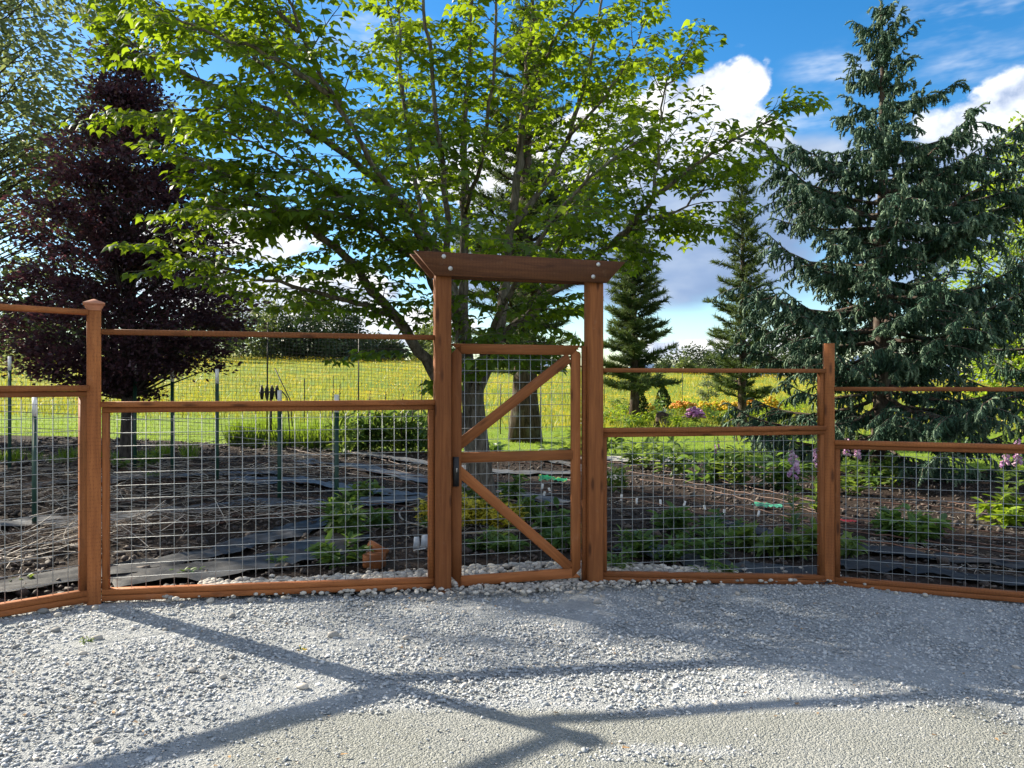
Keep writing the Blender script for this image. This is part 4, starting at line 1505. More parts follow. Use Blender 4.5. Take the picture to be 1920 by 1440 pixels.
def leafy(name, label, base, w, h, n, leaf, mat, group=None, shape=(LAN_V, LAN_T), stems=6, upright=.5, stem_mat=None, cat='plant', wide=1.3, flower=None, seedv=None):
    """clump: stems from the base, single leaves along them"""
    rr = np.random.default_rng(seedv if seedv is not None else int(abs(base[0] * 977 + base[1] * 131)) + 1)
    base = Vector(base)
    t = thing(name, label, cat, base, group)
    g = Geo()
    pos, dr = [], []
    tips = []
    for k in range(stems):
        a = rr.uniform(0, 6.28)
        q = math.sqrt(rr.random())
        tip = np.array([base.x + w * .5 * q * math.cos(a), base.y + w * .5 * q * math.sin(a), base.z + h * rr.uniform(.65, 1.0) * (1 - .35 * q)])
        r0 = np.array([base.x + w * .2 * q * math.cos(a), base.y + w * .2 * q * math.sin(a), base.z - .02])
        pts = curve([r0, r0 * .4 + tip * .6 + np.array([0, 0, h * .08]), tip], 5)
        g.tube(pts, np.linspace(.006, .0025, 5), 3, cap=False)
        tips.append(tip)
        m = max(2, n // stems)
        for j in range(m):
            f = rr.uniform(.12, 1.0)
            i = min(3, int(f * 4))
            pos.append(pts[i] + (pts[i + 1] - pts[i]) * (f * 4 - i) + rr.normal(size=3) * .01)
            b_ = rr.uniform(0, 6.28)
            dr.append(np.array([math.cos(b_) + .6 * math.cos(a), math.sin(b_) + .6 * math.sin(a), rr.uniform(-.2, 1.0) * upright * 2 - .1]))
    pos, dr = np.array(pos), norm(np.array(dr))
    sc = rr.uniform(.6, 1.2, len(pos)) * leaf
    up = norm(np.array([0, 0, 1.0]) + rr.normal(size=pos.shape) * .35)
    V, T_, r_ = inst(shape[0], shape[1], frames(dr, up, np.stack([sc * wide, sc, sc], -1)), pos, rr.random(len(pos)))
    g.obj('stems', stem_mat or M_HERB, t, False)
    mk('foliage', V, T_, mat, t, r_)
    if flower:
        fm, cnt, fs = flower
        tp = np.array(tips)
        fi = rr.integers(0, len(tp), cnt)
        fp = tp[fi] + rr.normal(size=(cnt, 3)) * np.array([.05, .05, .03]) * (fs / .05)
        V, T_, r_ = inst(ICO1 * np.array([1, 1, .7]), ICO1T, np.tile(np.eye(3), (cnt, 1, 1)) * (rr.uniform(.5, 1.0, cnt) * fs)[:, None, None], fp, rr.random(cnt))
        mk('flowers', V, T_, fm, t, r_, kind='stuff')
    return t


def tuft(name, label, base, w, h, n, mat, group=None, cat='plant', lean=.45, wide=1.0):
    rr = rng
    base = Vector(base)
    t = thing(name, label, cat, base, group)
    a = rr.uniform(0, 6.28, n)
    q = np.sqrt(rr.random(n)) * w * .3
    d = norm(np.stack([np.cos(a) * lean + rr.normal(size=n) * .2, np.sin(a) * lean + rr.normal(size=n) * .2, np.ones(n)], -1))
    up = norm(np.stack([np.cos(a), np.sin(a), np.zeros(n)], -1) + rr.normal(size=(n, 3)) * .2)
    L = rr.uniform(.5, 1.0, n) * h
    V, T_, r_ = inst(BL_V, BL_T, frames(d, -up, np.stack([L * wide, L, L], -1)), np.stack([base.x + q * np.cos(a), base.y + q * np.sin(a), np.full(n, base.z - .01)], -1))
    mk('blades', V, T_, mat, t, r_)
    return t


def foxglove(label, px, py_top, py_base, bloom, seedv):
    rr = np.random.default_rng(seedv)
    b = G(px, py_base)
    h = (py_base - py_top) / F * b.y
    t = thing('foxglove', label, 'plant', b)
    g = Geo()
    st = np.array([b + Vector((rr.normal() * .01, rr.normal() * .01, h * f)) for f in np.linspace(0, 1, 8)])
    g.tube(st, np.linspace(.012, .004, 8), 5)
    g.obj('stem', M_HERB2, t)
    n = 70
    f = rr.random(n) ** 1.3 * .62
    a = rr.uniform(0, 6.28, n)
    pos = np.stack([b.x + 0 * f, b.y + 0 * f, b.z + f * h], -1)
    d = norm(np.stack([np.cos(a), np.sin(a), rr.uniform(.2, .9, n)], -1))
    sc = (.30 - .28 * f / .62 * .75) * rr.uniform(.7, 1.1, n) * min(1, h / 1.2)
    V, T_, r_ = inst(LAN_V, LAN_T, frames(d, norm(np.array([0, 0, 1.0]) + rr.normal(size=(n, 3)) * .2), np.stack([sc * 1.3, sc, sc], -1)), pos, rr.random(n))
    mk('foliage', V, T_, M_HERB2, t, r_)
    # bells hang round the spike; the top stays in bud
    n = 46
    f = .60 + .40 * np.linspace(0, 1, n)
    a = rr.uniform(0, 6.28, n)
    size = .070 * (1.0 - .75 * (f - .6) / .4)
    d = norm(np.stack([np.cos(a), np.sin(a), -.55 + 0 * a], -1))
    bell = Geo()
    bell.tube([(0, 0, 0), (0, .35, 0), (0, .8, -.04), (0, 1.0, -.06)], np.array([.10, .24, .27, .36]), 6, cap=False)
    bv, bt, _ = bell.arr()
    pos = np.stack([b.x + .01 * np.cos(a), b.y + .01 * np.sin(a), b.z + f * h], -1)
    low = f < .60 + .40 * bloom
    up = np.tile([0, 0, 1.0], (n, 1))
    V, T_, r_ = inst(bv, bt, frames(d, up, size), pos, rr.random(n))
    per = len(bv)
    if low.any():
        k = low
        V1, T1, r1 = inst(bv, bt, frames(d[k], up[k], size[k]), pos[k], rr.random(k.sum()))
        mk('flowers', V1, T1, M_FOX, t, r1, kind='stuff')
    k = ~low
    if k.any():
        V1, T1, r1 = inst(bv, bt, frames(d[k], up[k], size[k] * 1.0), pos[k], rr.random(k.sum()))
        mk('buds', V1, T1, M_HERB2, t, r1, kind='stuff')
    return t


foxglove('tall foxglove just behind the panel between gate and flat-topped post', 1488, 786, 1046, .45, 1)
foxglove('foxglove with violet bells growing in the soil bed close to the flat-topped post', 1530, 812, 960, .55, 2)
foxglove('foxglove with lilac bells just past the flat-topped post', 1588, 800, 925, .6, 3)
foxglove('foxglove with a pale spike beside the lilac one', 1607, 808, 930, .5, 4)
foxglove('foxglove with rich violet bells far along the lowest fence panel', 1908, 792, 985, .62, 5)
foxglove('foxglove with a thin budding spike beside the violet one', 1885, 800, 980, .3, 6)
foxglove('thin foxglove spike in front of the lawn', 1345, 812, 905, .5, 7)

gh = 'green herb clumps in the garden beds'
for (px, py, w, h, n, lf, m) in [(655, 1004, 110, 95, 240, 34, M_HERB), (640, 1060, 90, 60, 150, 30, M_HERB), (700, 990, 60, 40, 90, 26, M_HERB), (690, 930, 60, 32, 80, 24, M_HERB2),
                                 (960, 936, 44, 56, 110, 22, M_HERB), (930, 1016, 40, 30, 70, 22, M_HERB2), (950, 1036, 60, 26, 160, 26, M_HERB), (1040, 1010, 60, 60, 120, 30, M_HERB),
                                 (1060, 1030, 60, 46, 140, 30, M_HERB), (900, 1030, 50, 30, 80, 22, M_HERB), (1180, 1040, 90, 60, 170, 24, M_HERB), (1240, 1052, 100, 70, 200, 24, M_HERB),
                                 (1310, 1048, 110, 80, 230, 24, M_HERB), (1265, 1000, 90, 60, 170, 26, M_HERB), (1350, 1010, 80, 56, 140, 24, M_HERB), (1165, 1075, 70, 50, 120, 24, M_HERB),
                                 (1330, 1085, 90, 36, 120, 22, M_HERB), (1420, 1030, 90, 44, 130, 34, M_HERB2), (1470, 1048, 80, 50, 120, 34, M_HERB2), (1525, 1040, 60, 60, 100, 34, M_HERB2),
                                 (1590, 1048, 50, 60, 80, 30, M_HERB2), (1150, 920, 60, 44, 100, 22, M_HERB2), (1200, 880, 80, 60, 140, 22, M_HERB2), (1260, 892, 90, 72, 180, 22, M_HERB2),
                                 (1320, 905, 90, 76, 180, 24, M_HERB), (1385, 912, 90, 76, 180, 24, M_HERB2), (1440, 915, 80, 70, 150, 24, M_HERB), (1480, 918, 70, 60, 120, 24, M_HERB),
                                 (1230, 862, 80, 40, 120, 18, M_HERB2), (1150, 850, 90, 40, 130, 18, M_HERB2), (1090, 858, 90, 50, 140, 20, M_HERB2), (1050, 862, 70, 40, 110, 20, M_HERB2),
                                 (920, 860, 50, 40, 80, 22, M_HERB), (1640, 915, 60, 60, 90, 24, M_HERB), (1675, 912, 50, 50, 70, 24, M_HERB2), (1885, 985, 90, 64, 150, 34, M_LIME),
                                 (820, 1000, 50, 40, 70, 26, M_HERB), (285, 900, 30, 16, 40, 14, M_HERB), (520, 1060, 36, 20, 40, 18, M_HERB), (350, 1080, 50, 16, 50, 16, M_HERB), (40, 1095, 40, 18, 40, 16, M_HERB2),
                                 (260, 880, 90, 40, 100, 18, M_HERB), (205, 1120, 26, 16, 40, 14, M_HERB)]:
    g = G(px, py)
    s = g.y / F
    tone = 'yellow-green' if m is M_LIME else 'pale green' if m is M_HERB2 else 'deep green'
    size = 'bushy' if h >= 56 else 'small low' if h <= 24 else 'low'
    if px < 200:
        where = 'behind the panel with the highest rails'
    elif px < 600:
        where = 'among the dead stalks behind the long fence panel'
    elif px < 840:
        where = 'near the wooden blocks behind the long fence panel'
    elif px < 1075:
        where = 'seen through the gate, ' + ('on this side of the maple' if py > 980 else 'beyond the maple')
    elif px < 1545:
        where = 'close behind the gate-to-flat-topped-post panel' if py > 985 else 'in the bed before the lawn'
    else:
        where = 'behind the panel with the lowest rails'
    if px > 1075 and 840 < py < 925:
        h *= 1.3
    leafy('herb_clump', '%s %s herb clump %s' % (size, tone, where), g, w * s, h * s, n, lf * s, m, gh)
g = G(1703, 1012)
leafy('leafy_bush', 'round bush of broad green leaves standing alone in the soil bed', g, 120 * g.y / F, 62 * g.y / F, 360, 34 * g.y / F, M_HERB, None, stems=22, cat='bush')

# tall greenery behind the left beds
gt = 'tall leafy plants behind the beds'
for k in range(15):
    px = 645 + k * 12.5 + rng.normal() * 3
    py = 850 + rng.normal() * 5
    g = G(px, py)
    s = g.y / F
    leafy('tall_plant', 'tall leafy plant in the green clump behind the left garden beds', g, 50 * s, rng.uniform(75, 105) * s, 130, 26 * s, M_HERB if k % 3 else M_HERB2, gt, stems=9, upright=.7, wide=.9)
for k in range(14):
    px = 430 + k * 16 + rng.normal() * 4
    g = G(px, 838 + rng.normal() * 4)
    s = g.y / F
    tuft('grass_tuft', 'tuft of long grass along the back edge of the beds', g, 40 * s, rng.uniform(40, 70) * s, 130, M_GRASS, 'long grass tufts behind the beds')
for k in range(12):
    px = 0 + k * 32 + rng.normal() * 6
    g = G(px, 862 + rng.normal() * 5)
    s = g.y / F
    tuft('grass_tuft', 'tuft of grass under the purple tree', g, 44 * s, rng.uniform(18, 42) * s, 90, M_GRASS, 'grass tufts under the purple tree')
# dark seed spikes that stick up among them
for (px, pt, pb) in [(622, 706, 850), (634, 716, 850), (690, 732, 850), (720, 735, 848), (772, 735, 850), (752, 738, 850)]:
    g = G(px, pb)
    ge = Geo()
    h = (pb - pt) / F * g.y
    ge.tube([g, g + Vector((.02, 0, h * .6)), g + Vector((.05, 0, h))], np.array([.008, .012, .004]), 4)
    for k in range(24):
        f = random.uniform(.6, 1)
        c = g + Vector((.05 * f, 0, h * f))
        ge.tube([c, c + Vector((random.uniform(-.03, .03), random.uniform(-.03, .03), .02))], .007, 3)
    o = ge.obj('seed_spike', M_TWIG, None, False)
    tag(o, 'dark upright seed spike above the tall leafy plants', 'plant', 'seed spikes')

# yellow ground cover round the maple, with its hose edging
for k in range(30):
    a = rng.uniform(0, 6.28)
    q = rng.uniform(.2, 1.0)
    x, y = -.50 + q * .80 * math.cos(a), 10.65 + q * 1.05 * math.sin(a)
    leafy('yellow_groundcover', 'clump of golden yellow foliage round the foot of the maple', (x, y, gz(x, y)), .46, rng.uniform(.20, .46), 150, .095, M_YELLOW if k % 4 else M_HERB2, 'golden clumps under the maple',
          shape=(LEAF_V, LEAF_T), stems=16, wide=.9, seedv=900 + k)
ge = Geo()
pts = []
for i in range(41):
    a = i / 40 * 2 * math.pi * .97
    x, y = -.52 + 1.05 * math.cos(a), 10.9 + 1.45 * math.sin(a)
    pts.append((x, y, gz(x, y) + .03 + .01 * math.sin(i)))
ge.tube(pts, .013, 6)
tag(ge.obj('garden_hose', M_HOSE), 'tan hose laid in a ring round the foot of the maple', 'hose')

# flower border beyond the lawn on the right
rr = np.random.default_rng(77)
gb = 'bright shrubs in the far flower border'
for k in range(46):
    px = rr.uniform(1135, 1490)
    py = rr.uniform(768, 812)
    g = G(px, py)
    s = g.y / F
    m = [M_LIME, M_HERB2, M_LIME, M_HERB][k % 4]
    leafy('border_shrub', 'bright green leafy shrub in the sunny border beyond the lawn', g, rr.uniform(36, 60) * s, rr.uniform(18, 44) * s, 120, 9 * s, m, gb, stems=12, cat='shrub', seedv=300 + k)
for k, (px, py, w, h) in enumerate([(1280, 776, 40, 26), (1330, 782, 46, 34), (1365, 785, 50, 36), (1400, 782, 56, 38), (1440, 785, 50, 40), (1215, 778, 30, 20)]):
    g = G(px, py)
    s = g.y / F
    leafy('azalea', 'azalea covered in yellow-orange flowers in the sunny border', g, w * s, h * s, 150, 8 * s, M_LIME, 'yellow-orange azaleas', stems=26, cat='shrub', flower=(M_ORANGE if k % 3 == 0 else M_BUTTER, 150, 3.4 * s), seedv=360 + k)
g = G(1303, 796)
s = g.y / F
leafy('rhododendron', 'rhododendron with round purple-pink flower heads in the sunny border', g, 46 * s, 34 * s, 130, 9 * s, M_HERB, None, stems=14, cat='shrub', flower=(M_MAGENTA, 130, 4.2 * s), seedv=380)


def cypress(label, px, pt, pb, w):
    b = G(px, pb)
    s = b.y / F
    h = (pb - pt) * s
    t = thing('dwarf_cypress', label, 'shrub', b)
    g = Geo()
    g.tube([b, b + Vector((0, 0, h * .9))], np.array([.03, .01]), 5)
    g.obj('trunk', M_RBARK, t)
    n = 1500
    f = rr.random(n)
    q = w * s * .5 * np.sin(np.clip(f * 1.02 + .12, 0, 1) ** .75 * math.pi) ** .8 * rr.uniform(.55, 1.05, n)
    a = rr.uniform(0, 6.28, n)
    pos = np.stack([b.x + q * np.cos(a), b.y + q * np.sin(a), b.z + f * h * .93 + .02], -1)
    d = norm(np.stack([np.cos(a) * .5, np.sin(a) * .5, np.ones(n)], -1) + rr.normal(size=(n, 3)) * .2)
    V, T_, r_ = inst(DIA_V, DIA_T, frames(d, norm(rr.normal(size=(n, 3))), np.full(n, .11) * rr.uniform(.7, 1.2, n)), pos, rr.random(n))
    mk('crown', V, T_, M_CYP, t, r_)


cypress('small dark upright cypress with a pointed tip in front of the stump', 1197, 716, 788, 34)
cypress('small dark upright cypress just behind the stump', 1243, 716, 772, 28)

# stump
b = G(1241, 797)
s = b.y / F
t = thing('tree_stump', 'grey-brown tree stump carrying a pale plant in the flower border', 'stump', b)
g = Geo()
g.tube([b + Vector((0, 0, -.05)), b + Vector((0, 0, 8 * s)), b + Vector((.02, 0, 22 * s))], np.array([16, 13, 11.5]) * s, 12)
g.obj('bark', M_RBARK, t)
leafy('stump_plant', 'pale little plant growing on top of the stump', b + Vector((0, 0, 22 * s)), 18 * s, 7 * s, 60, 5 * s, foliage('silver_leaf', (.35, .4, .36), (.6, .65, .6), None), None, stems=8, seedv=5)

# sapling and its stakes in the field
b = G(1328, 772)
s = b.y / F
leaf_tree('cedar_sapling', 'thin sapling with drooping tips standing in the meadow edge', b, 66 * s, [(.35, .30), (.6, .62), (.85, .4), (1, .1)], 36, 40, .09, M_ALDER, .03, M_RBARK, (.10, .22), 21, tilt=.8)

# ------------------------------------------------------------------ garden gear
def t_post(px, pt, pb, label, group='steel T-posts in the garden', r=.018):
    b = G(px, pb)
    top = b.z + (pb - pt) / F * b.y
    t = thing('steel_post', label, 'post', b, group)
    wn = .55 * r * 2
    m0 = top - .24
    V, T_, L = [], [], [(b.z - .3, m0, M_GREEN, 'shaft'), (m0, top, M_WHITE, 'white_tip')]
    for (z0, z1, mat, nm) in L:
        V, T_ = [], []
        for (cx_, cy_, wx, wy) in ((0, 0, .030, .004), (0, .014, .004, .016)):
            o = len(V)
            for z in (z0, z1):
                for (sx, sy) in ((-1, -1), (1, -1), (1, 1), (-1, 1)):
                    V.append((b.x + cx_ + sx * wx, b.y + cy_ + sy * wy, z))
            for k in range(4):
                j = (k + 1) % 4
                T_ += [(o + k, o + j, o + 4 + j), (o + k, o + 4 + j, o + 4 + k)]
            T_ += [(o + 4, o + 5, o + 6), (o + 4, o + 6, o + 7), (o, o + 2, o + 1), (o, o + 3, o + 2)]
        mk(nm, V, T_, mat, t)
    return t


tl = 'green steel T-post with a white-painted top standing in the garden'
for (px, pt, pb, lb) in [(65, 742, 992, 'by the brush heap behind the highest rails'), (253, 683, 880, 'right beside the purple tree trunk'),
                         (323, 690, 885, 'second along from the purple tree trunk'), (407, 692, 907, 'third along from the purple tree trunk'),
                         (524, 732, 940, 'beside the irrigation manifold'), (631, 740, 972, 'in front of the tall leafy plants'), (18, 668, 880, 'at the grass edge behind the highest rails')]:
    t_post(px, pt, pb, 'green steel post with white tip ' + lb)

# black deer netting on thin poles
def netting():
    pl = [P(-120, 850, 16.0), P(160, 850, 17.4), P(500, 835, 18.4), P(671, 830, 19.2), P(905, 830, 20.2)]
    for v in pl:
        v.z = gz(v.x, v.y)
    t = thing('deer_netting', 'black mesh deer netting on thin dark poles behind the garden beds', 'netting', pl[2])
    for v in pl:
        g = Geo()
        g.tube([v + Vector((0, 0, -.3)), v + Vector((.03, 0, 3.05))], .016, 6)
        g.obj('pole', M_NET, t)
    g = Geo()
    r = .0042
    for a, b_ in zip(pl[:-1], pl[1:]):
        L = (b_ - a).length
        m = int(L / .085)
        for k in range(m):
            f = k / m
            p = a.lerp(b_, f)
            z0, sag = gz(p.x, p.y) + .02, .06 * math.sin(math.pi * f)
            g.tube([(p.x, p.y, z0), (p.x, p.y, p.z + 2.85 - sag)], r * .8, 3, cap=False)
        k = 0.02
        while k < 2.86:
            pts = []
            for f in np.linspace(0, 1, 6):
                p = a.lerp(b_, f)
                pts.append((p.x, p.y, gz(p.x, p.y) + k - .06 * math.sin(math.pi * f) * k / 2.9))
            g.tube(pts, r * .8, 3, cap=False)
            k += .085
    o = g.obj('net', M_NET, t, False)
    o['kind'] = 'stuff'


netting()

# thin stakes in the meadow fence line
for (px, pt, pb) in [(790, 712, 800), (570, 710, 790), (1279, 700, 762), (1013, 712, 812), (1203 - 70, 704, 760), (938, 720, 812)]:
    b = G(px, pb)
    g = Geo()
    g.tube([b + Vector((0, 0, -.2)), b + Vector((.02, 0, (pb - pt) / F * b.y))], .020, 5)
    o = g.obj('metal_stake', M_NET, None)
    tag(o, 'thin dark metal stake standing at the meadow edge', 'stake', 'stakes at the meadow edge')

# irrigation manifold
b = G(508, 838)
s = b.y / F
t = thing('irrigation_manifold', 'black irrigation manifold with four valves on a stand by the netting', 'manifold', b)
z = b.z + (838 - 735) * s
g = Geo()
g.tube([b + Vector((0, 0, -.1)), Vector((b.x, b.y, z))], .03, 6)
g.obj('stand', M_NET, t)
g = Geo()
g.tube([Vector((b.x - 22 * s, b.y, z)), Vector((b.x + 22 * s, b.y, z))], .024, 6)
g.tube([Vector((b.x + 22 * s, b.y, z)), Vector((b.x + 30 * s, b.y, z - 10 * s)), Vector((b.x + 34 * s, b.y, z - 60 * s)), Vector((b.x + 36 * s, b.y, b.z))], .016, 6)
g.tube([Vector((b.x - 10 * s, b.y, b.z)), Vector((b.x - 60 * s, b.y, b.z + 20 * s)), Vector((b.x - 130 * s, b.y - .3, b.z + 6 * s))], .012, 5)
g.obj('pipe', M_NET, t)
for k in range(4):
    c = Vector((b.x + (-17 + k * 9.5) * s, b.y, z))
    g = Geo()
    g.tube([c + Vector((0, 0, -14 * s)), c + Vector((0, 0, -4 * s)), c + Vector((0, 0, 8 * s))], np.array([.03, .055, .045]), 8)
    v = g.obj('valve', M_NET, t)
    g = Geo()
    g.tube([c + Vector((0, 0, 8 * s)), c + Vector((0, 0, 12 * s))], .03, 8)
    g.obj('valve_cap', M_HOSE, v)
g = Geo()
g.tube([P(515, 690, b.y + .2), P(545, 752, b.y + .1), P(548, 800, b.y)], .014, 5)
g.obj('brace', M_NET, t)

# weed fabric strips: shallow folded ribbons lying in the beds
def ribbon(label, pts_px, w0, w1, mat, seedv, name='weed_fabric', group='weed fabric strips on the soil'):
    rr = np.random.default_rng(seedv)
    c = curve([G(a, b_) for (a, b_) in pts_px], 40)
    tg = norm(np.gradient(c, axis=0))
    sd = norm(np.cross(tg, [0, 0, 1.0]))
    ww = np.linspace(w0, w1, 40)
    m = 9
    V = []
    for i in range(40):
        for j in range(m):
            f = j / (m - 1) - .5
            jit = .04 * math.sin(i * .7 + seedv) if j in (0, m - 1) else 0
            p = c[i] + sd[i] * (ww[i] * f + jit)
            z = gz(p[0], p[1]) + .030 + .016 * float(snoise(p[0] * 3, p[1] * 3, 1.6)) + .02 * rr.random() * (.4 + abs(f)) + .022 * abs(math.sin(j * 2.1 + i * .35 + seedv))
            V.append((p[0], p[1], z))
    i = np.arange(39)[:, None] * m
    j = np.arange(m - 1)[None, :]
    Q = np.stack([i + j, i + j + 1, i + m + j + 1, i + m + j], -1).reshape(-1, 4)
    o = mk(name, V, Q, mat, None, None, True)
    return tag(o, label, 'fabric', group)


ld = 'dark wrinkled weed fabric strip lying on the soil'
lg = 'grey weathered weed fabric strip lying on the soil'
ribbon('dark wrinkled fabric strip lying along the highest-rail panel and the long panel', [(-40, 1118), (150, 1086), (330, 1062), (480, 1020), (640, 975)], .42, .40, M_FABD, 1)
ribbon('dark wrinkled fabric strip close inside the long panel by the wooden blocks', [(205, 1096), (400, 1078), (560, 1050), (655, 1010)], .62, .6, M_FABD, 2)
ribbon('long grey fabric strip across the left beds in front of the dead stalks', [(-20, 992), (150, 985), (330, 965), (480, 948), (640, 950), (800, 936)], .5, .55, M_FAB, 3)
ribbon('grey fabric strip between the dead stalks and the grey box', [(430, 905), (560, 905), (700, 926), (830, 938)], .6, .5, M_FAB, 4)
ribbon('grey fabric strip running from the dead stalks past the maple', [(560, 868), (680, 880), (800, 905), (960, 930), (1060, 950)], .6, .5, M_FAB, 5)
ribbon('grey fabric strip below the tall leafy plants', [(620, 845), (720, 860), (830, 876), (960, 890), (1080, 890)], .6, .5, M_FAB, 6)
ribbon('grey fabric strip under the heaped dead stalks', [(0, 920), (200, 905), (360, 895), (520, 890)], .45, .5, M_FAB, 7)
ribbon('dark fabric strip close inside the gate-to-flat-topped-post panel', [(1180, 1030), (1330, 1064), (1450, 1080), (1560, 1088)], .55, .6, M_FABD, 8)
ribbon('dark fabric strip close inside the panel with the lowest rails', [(1570, 1066), (1700, 1072), (1830, 1090), (1960, 1108)], .45, .5, M_FABD, 9)
ribbon('dark fabric strip below the round leafy bush', [(1590, 1030), (1700, 1045), (1830, 1060), (1960, 1072)], .40, .45, M_FABD, 10)
ribbon('narrow dark fabric strip beside the tall foxglove', [(1330, 975), (1450, 1010), (1560, 1030)], .3, .35, M_FABD, 11)
ribbon('grey fabric strip beyond the maple by the garden path', [(880, 848), (960, 856), (1060, 872), (1160, 905)], .5, .5, M_FAB, 12)

# drip lines
def drip(pts_px, r=.009, seedv=0):
    rr = np.random.default_rng(seedv)
    c = curve([G(a, b_) for (a, b_) in pts_px], 46)
    c[:, 0] += np.cumsum(rr.normal(size=46)) * .008
    c[:, 1] += np.cumsum(rr.normal(size=46)) * .012
    c[:, 2] = H(c[:, 0], c[:, 1]) + .05 + np.abs(rr.normal(size=46)) * .015
    g = Geo()
    g.tube(c, r, 5)
    return tag(g.obj('drip_line', M_PIPE), 'thin brown drip irrigation line on the soil ' + ('behind the left fence panels' if pts_px[4][0] < 830 else 'running past the maple' if pts_px[0][0] < 950 else 'behind the panel with the lowest rails' if pts_px[0][0] > 1540 else 'crossing the beds beyond the gate-side panel'), 'irrigation line', 'drip lines along the beds')


rr = np.random.default_rng(5)
k = 0
for (a, b_, c_, d_, e_) in [((1130, 868), (1300, 898), (1450, 928), (1600, 968), (1930, 1015)), ((1130, 880), (1280, 908), (1450, 942), (1620, 985), (1930, 1030)),
                            ((1060, 905), (1200, 928), (1380, 955), (1600, 1005), (1930, 1050)), ((1040, 925), (1200, 945), (1380, 985), (1560, 1015), (1930, 1066)),
                            ((1600, 930), (1680, 935), (1760, 945), (1850, 958), (1960, 976)), ((1600, 945), (1700, 952), (1780, 960), (1860, 972), (1960, 995)),
                            ((560, 832), (680, 858), (800, 885), (950, 912), (1120, 945)), ((540, 845), (660, 870), (800, 900), (920, 925), (1100, 968)),
                            ((500, 862), (640, 890), (780, 915), (900, 945), (1090, 990)), ((640, 838), (760, 850), (880, 862), (980, 872), (1100, 880)),
                            ((200, 952), (330, 942), (480, 935), (620, 945), (810, 962)), ((200, 1010), (330, 985), (480, 972), (640, 962), (800, 968)),
                            ((-20, 1028), (120, 1010), (280, 990), (440, 975), (600, 972)), ((-20, 940), (160, 925), (300, 912), (470, 905), (620, 915)),
                            ((-20, 1050), (120, 1030), (280, 1005), (440, 985), (640, 968)), ((200, 895), (330, 880), (460, 872), (600, 878), (800, 905)), ((900, 985), (980, 995), (1040, 1005), (1090, 1015), (1180, 1040)),
                            ((1560, 985), (1680, 1000), (1790, 1020), (1860, 1030), (1960, 1045)), ((1200, 905), (1320, 925), (1430, 950), (1530, 968), (1600, 990))]:
    k += 1
    drip([a, b_, c_, d_, e_], .0085 if k % 3 else .011, k)

# dead stalks: heaps of last year's stems in the left beds
def stalks(name, n, region, lens, mat, r=(.0025, .0055), lift=.14, main=None, spread=.5, parent=None, curl=.25):
    g = Geo()
    for k in range(n):
        px, py = region[k % len(region)]
        px += rr.normal() * 46
        py += rr.normal() * 9
        c = G(px, min(1100, max(840, py)))
        if not in_garden(np.array(c.x), np.array(c.y)) or c.y < fence_y(c.x) + .25:
            continue
        a = (main if main is not None else rr.uniform(0, 6.28)) + rr.normal() * spread
        L = rr.uniform(*lens)
        d = Vector((math.cos(a), math.sin(a), 0))
        z0 = abs(rr.normal()) * lift * .5 + .02
        pts = []
        tip = rr.uniform(-.1, 1.0) * lift * 1.6
        bend = rr.normal() * curl
        for f in np.linspace(0, 1, 4):
            q = c + d * L * (f - .5) + Vector((-d.y, d.x, 0)) * bend * L * (f - .5) ** 2
            pts.append((q.x, q.y, max(gz(q.x, q.y) + .015, gz(q.x, q.y) + z0 + tip * f - .06 * math.sin(f * 3.1) * 0)))
        rad = rr.uniform(*r)
        g.tube(pts, np.linspace(rad, rad * .5, 4), 3, rnd=rr.random() if mat is M_STALK else rr.random() * .8, cap=False)
    o = g.obj(name, mat, parent, False, 'stuff')
    return o


reg = [(30, 900), (120, 890), (60, 940), (250, 900), (320, 885), (400, 895), (470, 880), (540, 870), (590, 890), (350, 930), (450, 920), (160, 940), (230, 935), (600, 860), (520, 850), (300, 870), (100, 860)]
stalks('dead_stalks', 680, reg, (.2, .8), M_STALK, r=(.003, .007), lift=.075, curl=.8, spread=3.0, parent=soil)
stalks('dead_stalks', 320, [(60, 1040), (110, 1025), (150, 1010), (30, 1060), (300, 985), (400, 985), (480, 975), (560, 965), (250, 1010)], (.2, .7), M_STALK, r=(.003, .007), lift=.12, curl=.6, spread=3.0, parent=soil)
stalks('brown_twigs', 500, [(60, 1030), (120, 1020), (200, 1000), (300, 985), (400, 970), (500, 960), (600, 955), (20, 930), (100, 910), (280, 915), (420, 900), (560, 890)], (.2, .9), M_TWIG, lift=.09, main=.45, spread=.5, parent=soil)
stalks('straw_bits', 900, [(700, 1000), (760, 960), (700, 920), (880, 990), (980, 985), (1060, 1000), (1200, 960), (1300, 960), (1400, 990), (1500, 1000), (1650, 1020), (1750, 1030), (1850, 1040), (1900, 1010), (1780, 1070), (1880, 1075), (640, 900), (800, 890),
                           (920, 930), (1000, 940), (1150, 940), (300, 1060), (500, 1030), (1700, 960), (1800, 980)], (.04, .22), M_STALK, lift=.02, spread=3, parent=soil, r=(.002, .004))
stalks('wood_chips', 700, [(1000, 842), (1040, 848), (960, 845), (1090, 850), (930, 850)], (.04, .14), M_TWIG, lift=.02, spread=3, parent=soil, r=(.008, .02))


# wooden offcuts on the rocks
def offcut(label, c, size, rz, ry, rx=0):
    V, T_ = beam_mesh(size[0], size[1], size[2], .004)
    V = np.array(V) - np.array([size[0] / 2, 0, 0])
    me = mesh('wood_offcut', V, T_)
    me.materials.append(MWG)
    W = Matrix.Translation(c) @ Matrix.Rotation(rz, 4, 'Z') @ Matrix.Rotation(ry, 4, 'Y') @ Matrix.Rotation(rx, 4, 'X')
    o = place('wood_offcut', me, W)
    return tag(o, label, 'offcut', 'wooden offcuts by the fence')


